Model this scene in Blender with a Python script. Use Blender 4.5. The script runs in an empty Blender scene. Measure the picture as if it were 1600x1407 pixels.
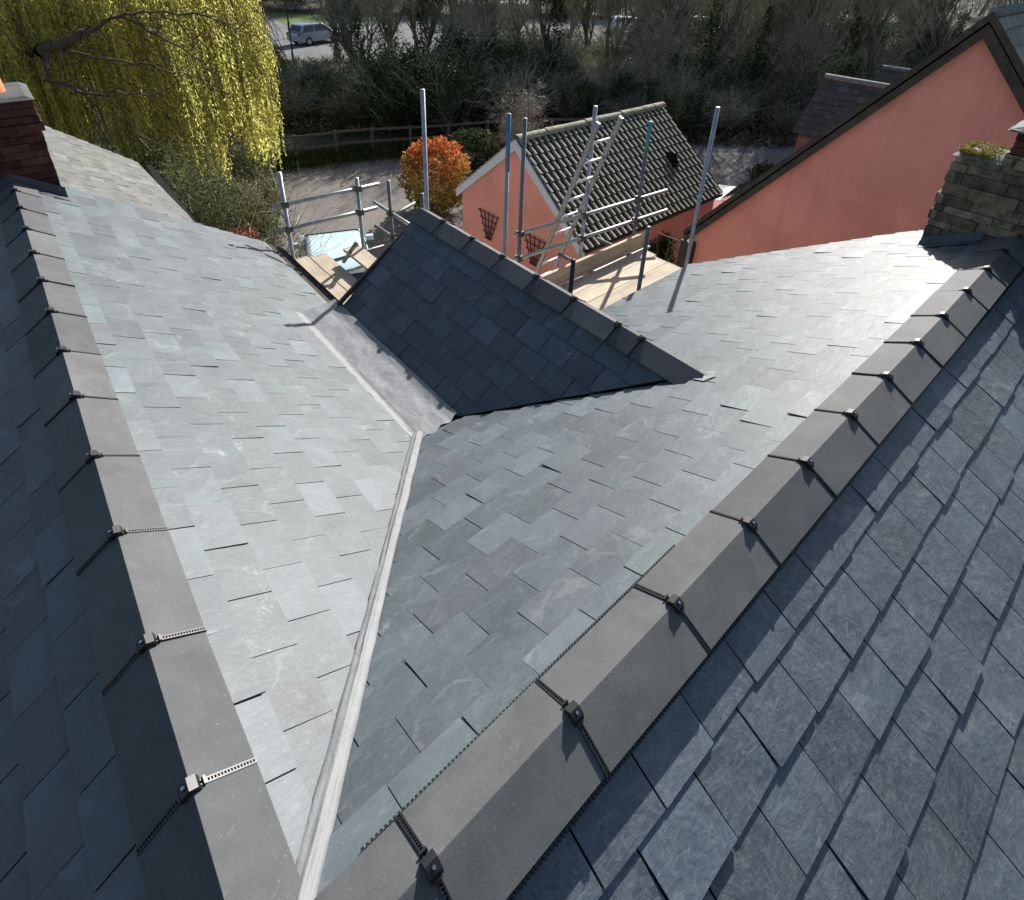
import bpy, bmesh, math, random
import numpy as np
from mathutils import Vector, Matrix, noise
R_ = random.Random(7)
scene = bpy.context.scene
COL = scene.collection
# ------------------------------------------------------------------ camera, sky, sun, exposure
Rw = np.array([[0.7640, -0.2890, 0.5770], [-0.6448, -0.3770, 0.6650], [0.0250, -0.8800, -0.4750]])
cam_d = bpy.data.cameras.new("camera"); cam = bpy.data.objects.new("camera", cam_d); COL.objects.link(cam)
cr = Vector(Rw[:, 0]).normalized(); cf = Vector(Rw[:, 2]); cf = (cf - cr * cf.dot(cr)).normalized(); cu = cr.cross(cf)
cam.matrix_world = Matrix(((cr.x, cu.x, -cf.x, 0), (cr.y, cu.y, -cf.y, 0), (cr.z, cu.z, -cf.z, 0), (0, 0, 0, 1)))
cam_d.sensor_width = 36; cam_d.lens = 36 * 910.4 / 1600
cam_d.shift_x = 0.0103; cam_d.shift_y = -0.191
cam_d.clip_start = 0.05; cam_d.clip_end = 2000
scene.camera = cam

SUN_EL, SUN_AZ = math.radians(31), math.radians(27.5)          # azimuth counted from +X towards +Y
SUN_STRENGTH, SKY_STRENGTH, EXPOSURE = 4.7, 0.076, 0.92
w = bpy.data.worlds.new("World"); scene.world = w; w.use_nodes = True
nt = w.node_tree; bg = nt.nodes['Background']
sky = nt.nodes.new('ShaderNodeTexSky'); sky.sky_type = 'NISHITA'; sky.sun_disc = False
sky.sun_elevation = SUN_EL; sky.sun_rotation = math.pi / 2 - SUN_AZ; sky.altitude = 50; sky.dust_density = 1.5
nt.links.new(sky.outputs[0], bg.inputs[0]); bg.inputs[1].default_value = SKY_STRENGTH
sd = bpy.data.lights.new("sun", 'SUN'); sd.energy = SUN_STRENGTH; sd.angle = math.radians(0.5); sd.color = (1, 0.965, 0.92)
sun = bpy.data.objects.new("sun", sd); COL.objects.link(sun)
S = Vector((math.cos(SUN_EL) * math.cos(SUN_AZ), math.cos(SUN_EL) * math.sin(SUN_AZ), math.sin(SUN_EL)))
sun.rotation_euler = S.to_track_quat('Z', 'Y').to_euler(); sun.location = S * 60
scene.view_settings.view_transform = 'Standard'; scene.view_settings.look = 'None'
scene.view_settings.exposure = EXPOSURE; scene.view_settings.gamma = 1
scene.cycles.max_bounces = 6; scene.cycles.transparent_max_bounces = 6

G = -7.5                                                       # ground level; the lens is the origin
FW = Vector((0.655, 0.755, 0)).normalized(); RT = Vector((FW.y, -FW.x, 0))
# ------------------------------------------------------------------ helpers
def tag(o, label=None, cat=None, group=None, kind=None):
    if label: o['label'] = label
    if cat: o['category'] = cat
    if group: o['group'] = group
    if kind: o['kind'] = kind
    return o
def root(name, loc, label, cat, group=None, rz=0):
    o = bpy.data.objects.new(name, None); COL.objects.link(o); o.location = loc; o.rotation_euler = (0, 0, rz)
    o.empty_display_size = 0.1
    return tag(o, label, cat, group)
def link(name, me, parent=None, local=False):
    o = bpy.data.objects.new(name, me); COL.objects.link(o)
    if parent:
        o.parent = parent
        if not local:
            if parent.type == 'EMPTY': o.matrix_parent_inverse = (Matrix.Translation(parent.location) @ parent.rotation_euler.to_matrix().to_4x4()).inverted()
    return o
class MB:
    def __init__(s): s.v = []; s.f = []; s.m = []; s.t = []
    def poly(s, pts, tone=(.5, .5, .5), mi=0):
        n = len(s.v); s.v += [tuple(p) for p in pts]; s.f.append(tuple(range(n, n + len(pts)))); s.m.append(mi); s.t += [tone] * len(pts)
    def faces(s, vs, fs, tone=(.5, .5, .5), mi=0):
        n = len(s.v); s.v += [tuple(p) for p in vs]; s.t += [tone] * len(vs)
        for f in fs: s.f.append(tuple(n + i for i in f)); s.m.append(mi)
    def hexa(s, p, tone=(.5, .5, .5), mi=0):       # p: 4 bottom then 4 top
        s.faces(p, [(0, 3, 2, 1), (4, 5, 6, 7), (0, 1, 5, 4), (1, 2, 6, 5), (2, 3, 7, 6), (3, 0, 4, 7)], tone, mi)
    def box(s, x0, x1, y0, y1, z0, z1, tone=(.5, .5, .5), mi=0):
        s.hexa([(x0, y0, z0), (x1, y0, z0), (x1, y1, z0), (x0, y1, z0), (x0, y0, z1), (x1, y0, z1), (x1, y1, z1), (x0, y1, z1)], tone, mi)
    def obox(s, c, ax, ay, az, tone=(.5, .5, .5), mi=0):   # centre and three half vectors
        c = Vector(c); ax = Vector(ax); ay = Vector(ay); az = Vector(az)
        s.hexa([c - ax - ay - az, c + ax - ay - az, c + ax + ay - az, c - ax + ay - az, c - ax - ay + az, c + ax - ay + az, c + ax + ay + az, c - ax + ay + az], tone, mi)
    def tube(s, a, b, r0, r1=None, n=10, cap=True, tone=(.5, .5, .5), mi=0):
        a = Vector(a); b = Vector(b); r1 = r0 if r1 is None else r1
        d = (b - a); 
        if d.length < 1e-6: return
        d.normalize(); u = d.orthogonal().normalized(); v = d.cross(u)
        vs = [a + (u * math.cos(2 * math.pi * i / n) + v * math.sin(2 * math.pi * i / n)) * r0 for i in range(n)]
        vs += [b + (u * math.cos(2 * math.pi * i / n) + v * math.sin(2 * math.pi * i / n)) * r1 for i in range(n)]
        fs = [(i, (i + 1) % n, n + (i + 1) % n, n + i) for i in range(n)]
        if cap: fs += [tuple(range(n))[::-1], tuple(range(n, 2 * n))]
        s.faces(vs, fs, tone, mi)
    def mesh(s, name, mats, smooth=False):
        me = bpy.data.meshes.new(name); me.from_pydata(s.v, [], s.f)
        for m in (mats if isinstance(mats, (list, tuple)) else [mats]): me.materials.append(m)
        me.polygons.foreach_set('material_index', s.m)
        a = me.color_attributes.new('tone', 'FLOAT_COLOR', 'POINT')
        a.data.foreach_set('color', np.array([(*t, 1) for t in s.t], dtype=np.float32).ravel())
        if smooth: me.polygons.foreach_set('use_smooth', [True] * len(s.f))
        me.update(); return me
    def build(s, name, mats, parent=None, smooth=False, local=False):
        return link(name, s.mesh(name, mats, smooth), parent, local)
def quads(name, V, mat, tone=None):
    """V (N,4,3) numpy -> mesh of N quads"""
    N = len(V); me = bpy.data.meshes.new(name)
    me.vertices.add(N * 4); me.vertices.foreach_set('co', V.astype(np.float32).ravel())
    me.loops.add(N * 4); me.loops.foreach_set('vertex_index', np.arange(N * 4, dtype=np.int32))
    me.polygons.add(N); me.polygons.foreach_set('loop_start', np.arange(0, N * 4, 4, dtype=np.int32))
    me.polygons.foreach_set('loop_total', np.full(N, 4, dtype=np.int32))
    me.materials.append(mat); me.update(calc_edges=True)
    if tone is not None:
        a = me.color_attributes.new('tone', 'FLOAT_COLOR', 'POINT')
        T = np.ones((N, 4, 4), dtype=np.float32); T[:, :, :3] = tone[:, None, :]; a.data.foreach_set('color', T.ravel())
    return me
def copy_tree(o, parent=None):
    c = o.copy(); COL.objects.link(c)
    if parent: c.parent = parent
    for ch in list(o.children): copy_tree(ch, c)
    return c
# ------------------------------------------------------------------ materials
def mat(name, rough=.6, spec=.5, metal=0):
    m = bpy.data.materials.new(name); m.use_nodes = True; b = m.node_tree.nodes['Principled BSDF']
    b.inputs['Roughness'].default_value = rough; b.inputs['Specular IOR Level'].default_value = spec; b.inputs['Metallic'].default_value = metal
    return m, m.node_tree, b
class NT:
    def __init__(s, t): s.t = t
    def n(s, ty, **k):
        x = s.t.nodes.new(ty)
        for a, v in k.items(): setattr(x, a, v)
        return x
    def l(s, a, b): s.t.links.new(a, b)
    def coord(s, scale=(1, 1, 1), extra=None):
        c = s.n('ShaderNodeTexCoord'); mp = s.n('ShaderNodeMapping'); mp.inputs['Scale'].default_value = scale
        src = c.outputs['Object']
        if extra is not None:
            ad = s.n('ShaderNodeVectorMath', operation='MULTIPLY_ADD'); ad.inputs[1].default_value = (37, 41, 29)
            s.l(extra, ad.inputs[0]); s.l(src, ad.inputs[2]); src = ad.outputs[0]
        s.l(src, mp.inputs[0]); return mp.outputs[0]
    def noise(s, vec, scale, detail=4, rough=.6, dist=0):
        x = s.n('ShaderNodeTexNoise'); x.inputs['Scale'].default_value = scale; x.inputs['Detail'].default_value = detail
        x.inputs['Roughness'].default_value = rough; x.inputs['Distortion'].default_value = dist; s.l(vec, x.inputs['Vector']); return x.outputs['Fac']
    def ramp(s, fac, stops):
        r = s.n('ShaderNodeValToRGB'); e = r.color_ramp.elements
        while len(e) < len(stops): e.new(.5)
        for i, (p, c) in enumerate(stops): e[i].position = p; e[i].color = (*c, 1) if len(c) == 3 else c
        s.l(fac, r.inputs[0]); return r.outputs[0]
    def mix(s, fac, a, b, mode='MIX'):
        x = s.n('ShaderNodeMix', data_type='RGBA', blend_type=mode)
        if isinstance(fac, float): x.inputs[0].default_value = fac
        else: s.l(fac, x.inputs[0])
        for v, i in ((a, 6), (b, 7)):
            if isinstance(v, tuple): x.inputs[i].default_value = (*v, 1)
            else: s.l(v, x.inputs[i])
        return x.outputs[2]
    def bump(s, h, strength, dist, bsdf, prev=None):
        b = s.n('ShaderNodeBump'); b.inputs['Strength'].default_value = strength; b.inputs['Distance'].default_value = dist
        s.l(h, b.inputs['Height'])
        if prev: s.l(prev, b.inputs['Normal'])
        s.l(b.outputs[0], bsdf.inputs['Normal']); return b.outputs[0]
def attr(N):
    a = N.n('ShaderNodeAttribute'); a.attribute_name = 'tone'; sp = N.n('ShaderNodeSeparateColor'); N.l(a.outputs['Color'], sp.inputs[0])
    return a.outputs['Color'], sp.outputs[0], sp.outputs[1], sp.outputs[2]

def slate_material(name, cols, bright=1.0, vein_k=.2, rough=.42, scratch=.35, chalk=True, lichen=False, spec=.5):
    m, t, b = mat(name, rough, spec); N = NT(t); A, r, g, bl = attr(N)
    c1 = tuple(x * bright for x in cols[0]); c2 = tuple(x * bright for x in cols[1]); c3 = tuple(x * bright for x in cols[2])
    base = N.ramp(r, [(0, c1), (.45, c2), (.75, c3), (1, c1)])
    vec = N.coord((1, 1, 1), A); vw = N.coord((1, 1, 1))
    big = N.noise(vec, 3.2, 4, .6, .6)
    base = N.mix(N.ramp(big, [(.3, (0, 0, 0)), (.72, (1, 1, 1))]), base, tuple(min(1, x * 1.55) for x in c2), 'MIX')
    val = N.ramp(g, [(0, (.72, .72, .72)), (.5, (1, 1, 1)), (1, (1.36, 1.36, 1.36))])
    base = N.mix(1.0, base, val, 'MULTIPLY')
    sv = N.coord((3.0, 11, 6), A); fine = N.noise(sv, 5, 6, .75, 1.2)
    base = N.mix(N.ramp(fine, [(.53, (0, 0, 0)), (.74, (scratch * 1.5,) * 3)]), base, (.30, .34, .34))
    # riven crescents
    wv = N.n('ShaderNodeTexWave', wave_type='RINGS'); wv.inputs['Scale'].default_value = 2.1; wv.inputs['Distortion'].default_value = 9
    wv.inputs['Detail'].default_value = 4; wv.inputs['Detail Scale'].default_value = 2.2; N.l(vec, wv.inputs['Vector'])
    gate = N.noise(vec, 4.0, 2, .5)
    cres = N.mix(1.0, N.ramp(wv.outputs['Fac'], [(.86, (0, 0, 0)), (1, (1, 1, 1))]), N.ramp(gate, [(.5, (0, 0, 0)), (.66, (scratch * .9,) * 3)]), 'MULTIPLY')
    base = N.mix(cres, base, (.36, .39, .39))
    if chalk:
        ch = N.noise(vw, 2.1, 8, .75, .8); q9 = N.noise(vw, 26, 5, .8, 1.5); ch = N.mix(1.0, N.ramp(ch, [(.60, (0, 0, 0)), (.70, (1, 1, 1))]), N.ramp(q9, [(.46, (0, 0, 0)), (.62, (.75,) * 3)]), 'MULTIPLY'); base = N.mix(ch, base, (.34, .36, .35))
        vein = N.noise(N.coord((1, 1, 1), A), 7, 8, .8, 3.5); vb = N.n('ShaderNodeMath', operation='SUBTRACT'); vb.inputs[1].default_value = .5; N.l(vein, vb.inputs[0]); va = N.n('ShaderNodeMath', operation='ABSOLUTE'); N.l(vb.outputs[0], va.inputs[0])
        base = N.mix(N.ramp(va.outputs[0], [(0, (vein_k,) * 3), (.008, (0, 0, 0))]), base, (.45, .48, .48))
        sp = N.noise(vw, 38, 3, .7); base = N.mix(N.ramp(sp, [(.72, (0, 0, 0)), (.8, (.4,) * 3)]), base, (.5, .5, .48))
    if lichen:
        li = N.noise(vw, 1.6, 6, .7, .5); base = N.mix(N.ramp(li, [(.42, (0, 0, 0)), (.7, (.5,) * 3)]), base, (.12, .115, .075))
    N.l(base, b.inputs['Base Color'])
    rr = N.n('ShaderNodeMapRange'); rr.inputs[3].default_value = rough - .07; rr.inputs[4].default_value = rough + .16; N.l(fine, rr.inputs[0]); N.l(rr.outputs[0], b.inputs['Roughness'])
    kb = 1 if vein_k > .3 else .55; p = N.bump(fine, .5 * kb, .004, b); p2 = N.bump(big, .6 * kb, .02, b, p); N.bump(wv.outputs['Fac'], .16 * kb, .004, b, p2)
    return m
BLUE = [(.0445, .0558, .0645), (.0505, .0642, .069), (.059, .0615, .071)]
BLUE_DIM = [(.033, .045, .061), (.043, .057, .067), (.047, .049, .065)]  # same slate, darkened and bluer to carry the dimmer light on the near slope
M_SLATE = slate_material('natural_slate', BLUE, scratch=.13, rough=.52, vein_k=.14, spec=.46)
M_SLATE_RIVEN_DIM = slate_material('riven_slate_dimmed', BLUE_DIM, bright=1.08, scratch=.17, rough=.45, vein_k=.5)
M_SLATE_OLD = slate_material('old_slate', [(.085, .087, .085), (.10, .10, .097), (.075, .076, .078)], lichen=True, rough=.7, chalk=False, spec=.3)
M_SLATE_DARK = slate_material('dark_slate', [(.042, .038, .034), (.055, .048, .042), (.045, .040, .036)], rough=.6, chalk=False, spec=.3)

def simple(name, col, rough=.6, spec=.4, metal=0, nscale=8, var=.25, bump=.0, bscale=None, tone=False):
    m, t, b = mat(name, rough, spec, metal); N = NT(t); vec = N.coord()
    f = N.noise(vec, nscale, 5, .65, .3)
    c = N.mix(N.ramp(f, [(.3, (0, 0, 0)), (.7, (1, 1, 1))]), tuple(x * (1 - var) for x in col), tuple(min(1, x * (1 + var)) for x in col))
    if tone:
        A, r, g, bl = attr(N); c = N.mix(1.0, c, N.ramp(g, [(0, (.55,) * 3), (.5, (1, 1, 1)), (1, (1.5,) * 3)]), 'MULTIPLY')
    N.l(c, b.inputs['Base Color'])
    if bump: N.bump(N.noise(vec, bscale or nscale * 4, 5, .7), bump, .01, b)
    return m
def tile_material():
    m, t, b = mat('ridge_tile_clay', .70, .28); N = NT(t); A, r, g, bl = attr(N); vec = N.coord((1, 1, 1), A); vw = N.coord()
    f = N.noise(vec, 5, 5, .65, .5); c = N.mix(N.ramp(f, [(.3, (0, 0, 0)), (.7, (1, 1, 1))]), (.062, .064, .066), (.098, .102, .102))
    c = N.mix(1.0, c, N.ramp(g, [(0, (.76, .77, .8)), (1, (1.24, 1.22, 1.18))]), 'MULTIPLY')
    s = N.noise(N.coord((1, 1, 1), A), 13, 6, .8, 2.5); c = N.mix(N.ramp(s, [(.60, (0, 0, 0)), (.74, (.34,) * 3)]), c, (.22, .22, .215))
    sp = N.noise(vw, 60, 3, .7); c = N.mix(N.ramp(sp, [(.66, (0, 0, 0)), (.76, (.4,) * 3)]), c, (.3, .295, .28)); gr = N.noise(vw, 260, 2, .6); c = N.mix(1.0, c, N.ramp(gr, [(.3, (.84,) * 3), (.7, (1.16,) * 3)]), 'MULTIPLY')
    N.l(c, b.inputs['Base Color']); N.bump(N.noise(vw, 180, 3, .7), .25, .002, b); return m
M_TILE = tile_material()
M_LEAD = None
def lead_material():
    m, t, b = mat('lead_sheet', .62, .4, 0); N = NT(t); vec = N.coord(); f = N.noise(vec, 6, 6, .7, 1.2); q = N.noise(vec, 40, 4, .7, .5)
    c = N.ramp(f, [(.25, (.155, .16, .165)), (.5, (.19, .195, .198)), (.8, (.235, .24, .24))])
    c = N.mix(N.ramp(q, [(.6, (0, 0, 0)), (.75, (.4,) * 3)]), c, (.2, .19, .18)); N.l(c, b.inputs['Base Color'])
    p = N.bump(f, .35, .02, b); N.bump(q, .2, .003, b, p); return m
M_LEAD = lead_material()
M_BLACK = simple('black_plastic', (.012, .012, .013), .4, .5, nscale=30)
M_STEEL = simple('zinc_screw', (.62, .62, .6), .3, .5, 1.0)
M_GALV = simple('galvanised_tube', (.40, .41, .41), .42, .5, .75, nscale=14, var=.3)
M_GALV_D = simple('weathered_tube', (.17, .175, .17), .5, .5, .6, nscale=14, var=.35)
M_BLUEP = simple('blue_painted_tube', (.06, .16, .28), .5, .4, 0, nscale=10)
M_GREENP = simple('green_painted_tube', (.07, .24, .22), .5, .4, 0, nscale=10)
M_COUP = simple('coupler_steel', (.10, .095, .09), .6, .4, .5, nscale=30, var=.5)
M_ALU = simple('ladder_aluminium', (.36, .36, .36), .5, .5, .5, nscale=20, var=.15)
M_RUNG = simple('rung_aluminium', (.8, .8, .78), .35, .5, .4, nscale=20, var=.1)
def wood_material(name, col, axis=0, stain=.3):
    m, t, b = mat(name, .75, .2); N = NT(t); A, r, g, bl = attr(N)
    sc = [18, 18, 18]; sc[axis] = 1.2
    f = N.noise(N.coord(tuple(sc), A), 1.0, 6, .7, .6)
    c = N.ramp(f, [(.28, tuple(x * .68 for x in col)), (.5, col), (.75, tuple(min(1, x * 1.2) for x in col))])
    st = N.noise(N.coord((1, 1, 1), A), 3.5, 5, .7, .4); c = N.mix(N.ramp(st, [(.5, (0, 0, 0)), (.75, (stain,) * 3)]), c, (.2, .16, .12))
    c = N.mix(1.0, c, N.ramp(g, [(0, (.72,) * 3), (1, (1.18,) * 3)]), 'MULTIPLY')
    N.l(c, b.inputs['Base Color']); N.bump(f, .3, .004, b); return m
M_BOARD_X = wood_material('scaffold_board_timber', (.52, .43, .31), 0, .35)
M_BOARD_Y = wood_material('worn_board_timber', (.47, .39, .29), 1, .5)
M_FENCE = wood_material('fence_timber', (.15, .13, .105), 2)
M_TRELLIS = simple('dark_trellis_timber', (.06, .028, .022), .7, .3)
def render_material(name, col, stain):
    m, t, b = mat(name, .85, .25); N = NT(t); vec = N.coord(); f = N.noise(vec, 1.2, 5, .6, .3)
    c = N.mix(N.ramp(f, [(.3, (0, 0, 0)), (.7, (1, 1, 1))]), tuple(x * .86 for x in col), tuple(min(1, x * 1.08) for x in col))
    s = N.noise(N.coord((6, 6, .5)), 1.0, 4, .6, .5); c = N.mix(N.ramp(s, [(.52, (0, 0, 0)), (.75, (stain,) * 3)]), c, tuple(x * .6 for x in col))
    N.l(c, b.inputs['Base Color']); N.bump(N.noise(vec, 90, 4, .7), .3, .006, b); return m
M_PINK = render_material('salmon_render', (.90, .35, .275), .3)
M_CREAM = render_material('cream_render', (.5, .46, .38), .15)
M_WALLBASE = simple('dark_brick_wall', (.16, .11, .09), .85, .2, nscale=6, var=.4, bump=.4)
M_WHITE = simple('white_painted_board', (.68, .68, .7), .5, .4, nscale=5, var=.06)
M_BARGE = simple('dark_brown_bargeboard', (.062, .05, .038), .7, .3, nscale=9, var=.4, bump=.3)
M_DARK = simple('shadowed_lining', (.02, .02, .022), .9, .1)
M_STONE = simple('chimney_stone', (.165, .13, .088), .9, .2, nscale=14, var=.55, bump=.8, bscale=40, tone=True)
M_BRICK = simple('old_red_brick', (.085, .032, .026), .9, .2, nscale=14, var=.4, bump=.6, bscale=50, tone=True)
M_MORTAR = simple('lime_mortar', (.12, .11, .095), .95, .15, nscale=30, var=.3, bump=.5)
M_CAP = simple('mortar_flaunching', (.20, .20, .19), .9, .2, nscale=9, var=.3, bump=.5)
M_POT = simple('orange_clay_pot', (.62, .22, .10), .75, .3, nscale=9, var=.15)
M_MOSSM = simple('yellow_green_moss', (.17, .17, .035), .95, .1, nscale=18, var=.6, tone=True)
def pantile_material():
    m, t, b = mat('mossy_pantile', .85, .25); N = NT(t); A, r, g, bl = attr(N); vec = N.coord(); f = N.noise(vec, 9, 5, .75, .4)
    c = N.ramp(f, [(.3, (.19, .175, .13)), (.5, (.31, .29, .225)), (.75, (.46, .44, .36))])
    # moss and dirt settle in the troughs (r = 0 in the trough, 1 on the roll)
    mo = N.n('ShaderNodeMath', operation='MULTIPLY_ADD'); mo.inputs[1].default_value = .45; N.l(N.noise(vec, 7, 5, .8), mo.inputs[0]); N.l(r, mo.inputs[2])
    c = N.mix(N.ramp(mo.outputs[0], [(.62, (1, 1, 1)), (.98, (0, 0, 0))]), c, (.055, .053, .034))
    N.l(c, b.inputs['Base Color']); N.bump(N.noise(vec, 60, 4, .8), .5, .01, b); return m
M_PANTILE = pantile_material()
def foliage(name, cols, trans=.35, rough=.7, var=.5, spec=.12):
    m, t, b = mat(name, rough, spec); N = NT(t); A, r, g, bl = attr(N)
    c = N.ramp(r, [(0, cols[0]), (.5, cols[1]), (1, cols[2])]); c = N.mix(1.0, c, N.ramp(g, [(0, (1 - var,) * 3), (1, (1 + var,) * 3)]), 'MULTIPLY')
    N.l(c, b.inputs['Base Color'])
    if trans:
        tr = N.n('ShaderNodeBsdfTranslucent'); N.l(c, tr.inputs[0]); mx = N.n('ShaderNodeMixShader'); mx.inputs[0].default_value = trans
        N.l(b.outputs[0], mx.inputs[1]); N.l(tr.outputs[0], mx.inputs[2]); N.l(mx.outputs[0], t.nodes['Material Output'].inputs[0])
    return m
M_WILLOW = foliage('willow_leaf', [(.46, .45, .13), (.64, .62, .17), (.76, .74, .26)], .62, var=.3)
M_EVERG = foliage('evergreen_leaf', [(.06, .07, .028), (.11, .12, .05), (.20, .19, .10)], .35)
M_IVY = foliage('ivy_leaf', [(.016, .032, .014), (.034, .058, .024), (.07, .09, .04)], .2)
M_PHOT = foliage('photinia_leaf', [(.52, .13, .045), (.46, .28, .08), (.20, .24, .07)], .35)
M_REDS = foliage('red_shrub_leaf', [(.12, .02, .015), (.22, .045, .03), (.3, .09, .06)], .25)
M_BOX = foliage('clipped_shrub_leaf', [(.02, .035, .012), (.04, .06, .02), (.08, .10, .04)], .2)
M_GRASSB = foliage('grass_blade', [(.035, .05, .016), (.06, .075, .025), (.12, .115, .05)], .2)
M_BRAMBLE = foliage('bramble_litter', [(.05, .045, .028), (.10, .085, .055), (.18, .155, .10)], .15)
M_BARK = simple('tree_bark', (.14, .125, .10), .9, .15, nscale=12, var=.5, bump=.5)
M_TWIG = simple('twig_bark', (.38, .37, .28), .85, .2, nscale=6, var=.5)
M_TWIG2 = simple('reddish_twig_bark', (.30, .28, .21), .85, .2, nscale=6, var=.5)
M_WTWIG = simple('willow_branch_bark', (.07, .055, .038), .85, .2, nscale=6, var=.4)
def ground_material(name, c1, c2, c3, sc=.5, rough=.9, bump=.4, spec=.25):
    m, t, b = mat(name, rough, spec); N = NT(t); vec = N.coord(); f = N.noise(vec, sc, 7, .65, .5); q = N.noise(vec, sc * 14, 5, .75)
    c = N.ramp(f, [(.3, c1), (.5, c2), (.72, c3)]); c = N.mix(N.ramp(q, [(.35, (.35,) * 3), (.7, (0, 0, 0))]), c, tuple(x * .5 for x in c1))
    N.l(c, b.inputs['Base Color']); N.bump(q, bump, .03, b); return m
M_GROUND = ground_material('woodland_soil', (.03, .026, .018), (.05, .045, .03), (.08, .075, .04), .6)
M_YARD = ground_material('worn_yard_tarmac', (.15, .135, .12), (.19, .175, .155), (.23, .215, .19), .35)
M_ASPH = ground_material('car_park_tarmac', (.13, .13, .13), (.17, .17, .168), (.2, .2, .195), .2)
M_GRASS = ground_material('mown_grass', (.07, .11, .02), (.10, .16, .03), (.13, .19, .05), .5)
M_GLASS = simple('car_glass', (.02, .025, .03), .08, .6)
M_TYRE = simple('tyre_rubber', (.015, .015, .015), .8, .2)
def paint(name, col, metal=0.0):
    m, t, b = mat(name, .28, .5, metal); b.inputs['Base Color'].default_value = (*col, 1); b.inputs['Coat Weight'].default_value = .6; b.inputs['Coat Roughness'].default_value = .08
    return m
# ------------------------------------------------------------------ roof covering
def clip_poly(P, C):
    """Sutherland-Hodgman, C convex and counter-clockwise"""
    out = P
    for i in range(len(C)):
        a, b = C[i], C[(i + 1) % len(C)]; inp = out; out = []
        if not inp: return []
        side = lambda p: (b[0] - a[0]) * (p[1] - a[1]) - (b[1] - a[1]) * (p[0] - a[0])
        for j in range(len(inp)):
            p, q = inp[j], inp[(j + 1) % len(inp)]; sp, sq = side(p), side(q)
            if sp >= 0: out.append(p)
            if (sp >= 0) != (sq >= 0):
                k = sp / (sp - sq); out.append((p[0] + (q[0] - p[0]) * k, p[1] + (q[1] - p[1]) * k))
    return out
def ccw(C):
    a = sum(C[i][0] * C[(i + 1) % len(C)][1] - C[(i + 1) % len(C)][0] * C[i][1] for i in range(len(C)))
    return C if a > 0 else C[::-1]
def slate_slope(name, M, parent, O, U, V, regions, width, gauge, u0, v0, seed, lift=.011, thick=.007, ragged=.0015, gap=(.001, .006), stag=.004, lv=.0035, base_drop=.012, tonefn=None):
    O = Vector(O); U = Vector(U).normalized(); V = Vector(V).normalized(); Nn = U.cross(V)
    if Nn.z < 0: Nn = -Nn
    mb = MB(); W = lambda u, v, h: O + U * u + V * v + Nn * h
    regions = [ccw(r) for r in regions]
    us = [p[0] for r in regions for p in r]; vs = [p[1] for r in regions for p in r]
    k0 = math.floor((min(vs) - v0) / gauge) - 1; k1 = math.ceil((max(vs) - v0) / gauge) + 2
    j0 = math.floor((min(us) - u0) / width) - 2; j1 = math.ceil((max(us) - u0) / width) + 2
    for k in range(k0, k1):
        vt = v0 + k * gauge
        rr = random.Random(seed * 1000 + k)
        off = u0 + (k % 2) * width * .5 + rr.uniform(-.012, .012)
        for j in range(j0, j1):
            q = random.Random((seed * 131 + k) * 977 + j)
            g1 = q.uniform(*gap) / 2
            jl = random.Random((seed * 17 + k) * 613 + j).uniform(-.008, .008); jr = random.Random((seed * 17 + k) * 613 + j + 1).uniform(-.008, .008)
            a = off + j * width + jl + g1; b = off + (j + 1) * width + jr - g1
            st = q.uniform(-stag, stag) * .6; t1, t2 = vt + st + q.uniform(-.4, .4) * stag, vt + st + q.uniform(-.4, .4) * stag; vh = vt - gauge - .035
            pts = [(a, vh), (b, vh), (b, t2 - q.uniform(0, .004)), (b - q.uniform(.003, .01), t2)]
            for s in (.75, .5, .25): pts.append((a + (b - a) * s + q.uniform(-.02, .02), t1 + (t2 - t1) * s + q.uniform(-ragged, ragged)))
            pts += [(a + q.uniform(.003, .01), t1), (a, t1 - q.uniform(0, .004))]
            lf = lift + q.uniform(-.001, lv) + (.006 if q.random() < .07 else 0); hh = .002
            tl = q.uniform(-.0012, .0012)
            tone = (q.random(), min(1, max(0, q.gauss(.48, .2))), q.random())
            if tonefn: tone = tonefn(k - k0, vt, tone)
            for C in regions:
                P = clip_poly(pts, C)
                if len(P) < 3: continue
                P = ccw(P)
                hf = lambda p: hh + lf * (p[1] - vh) / (vt - vh) + tl * (p[0] - a) / (b - a)
                top = [W(p[0], p[1], hf(p)) for p in P]
                if (top[1] - top[0]).cross(top[2] - top[1]).dot(Nn) < 0: pass
                n = len(P); bot = [W(p[0], p[1], hf(p) - thick) for p in P]
                # orient
                nv = sum(((top[i] - top[0]).cross(top[(i + 1) % n] - top[0]) for i in range(n)), Vector())
                if nv.dot(Nn) < 0: top.reverse(); bot.reverse()
                mb.faces(top + bot, [tuple(range(n))] + [(i, n + i, n + (i + 1) % n, (i + 1) % n) for i in range(n)], tone)
    for C in regions:      # battens and felt below
        top = [W(p[0], p[1], -base_drop + .006) for p in C]
        nv = sum(((top[i] - top[0]).cross(top[(i + 1) % len(top)] - top[0]) for i in range(len(top))), Vector())
        if nv.dot(Nn) < 0: top.reverse()
        bot = [p - Nn * .06 for p in top]; n = len(top)
        mb.faces(top + bot, [tuple(range(n)), tuple(range(n, 2 * n))[::-1]] + [(i, n + i, n + (i + 1) % n, (i + 1) % n) for i in range(n)], (.5, .5, .5), 1)
    return mb.build(name, [M, M_DARK], parent)

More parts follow.
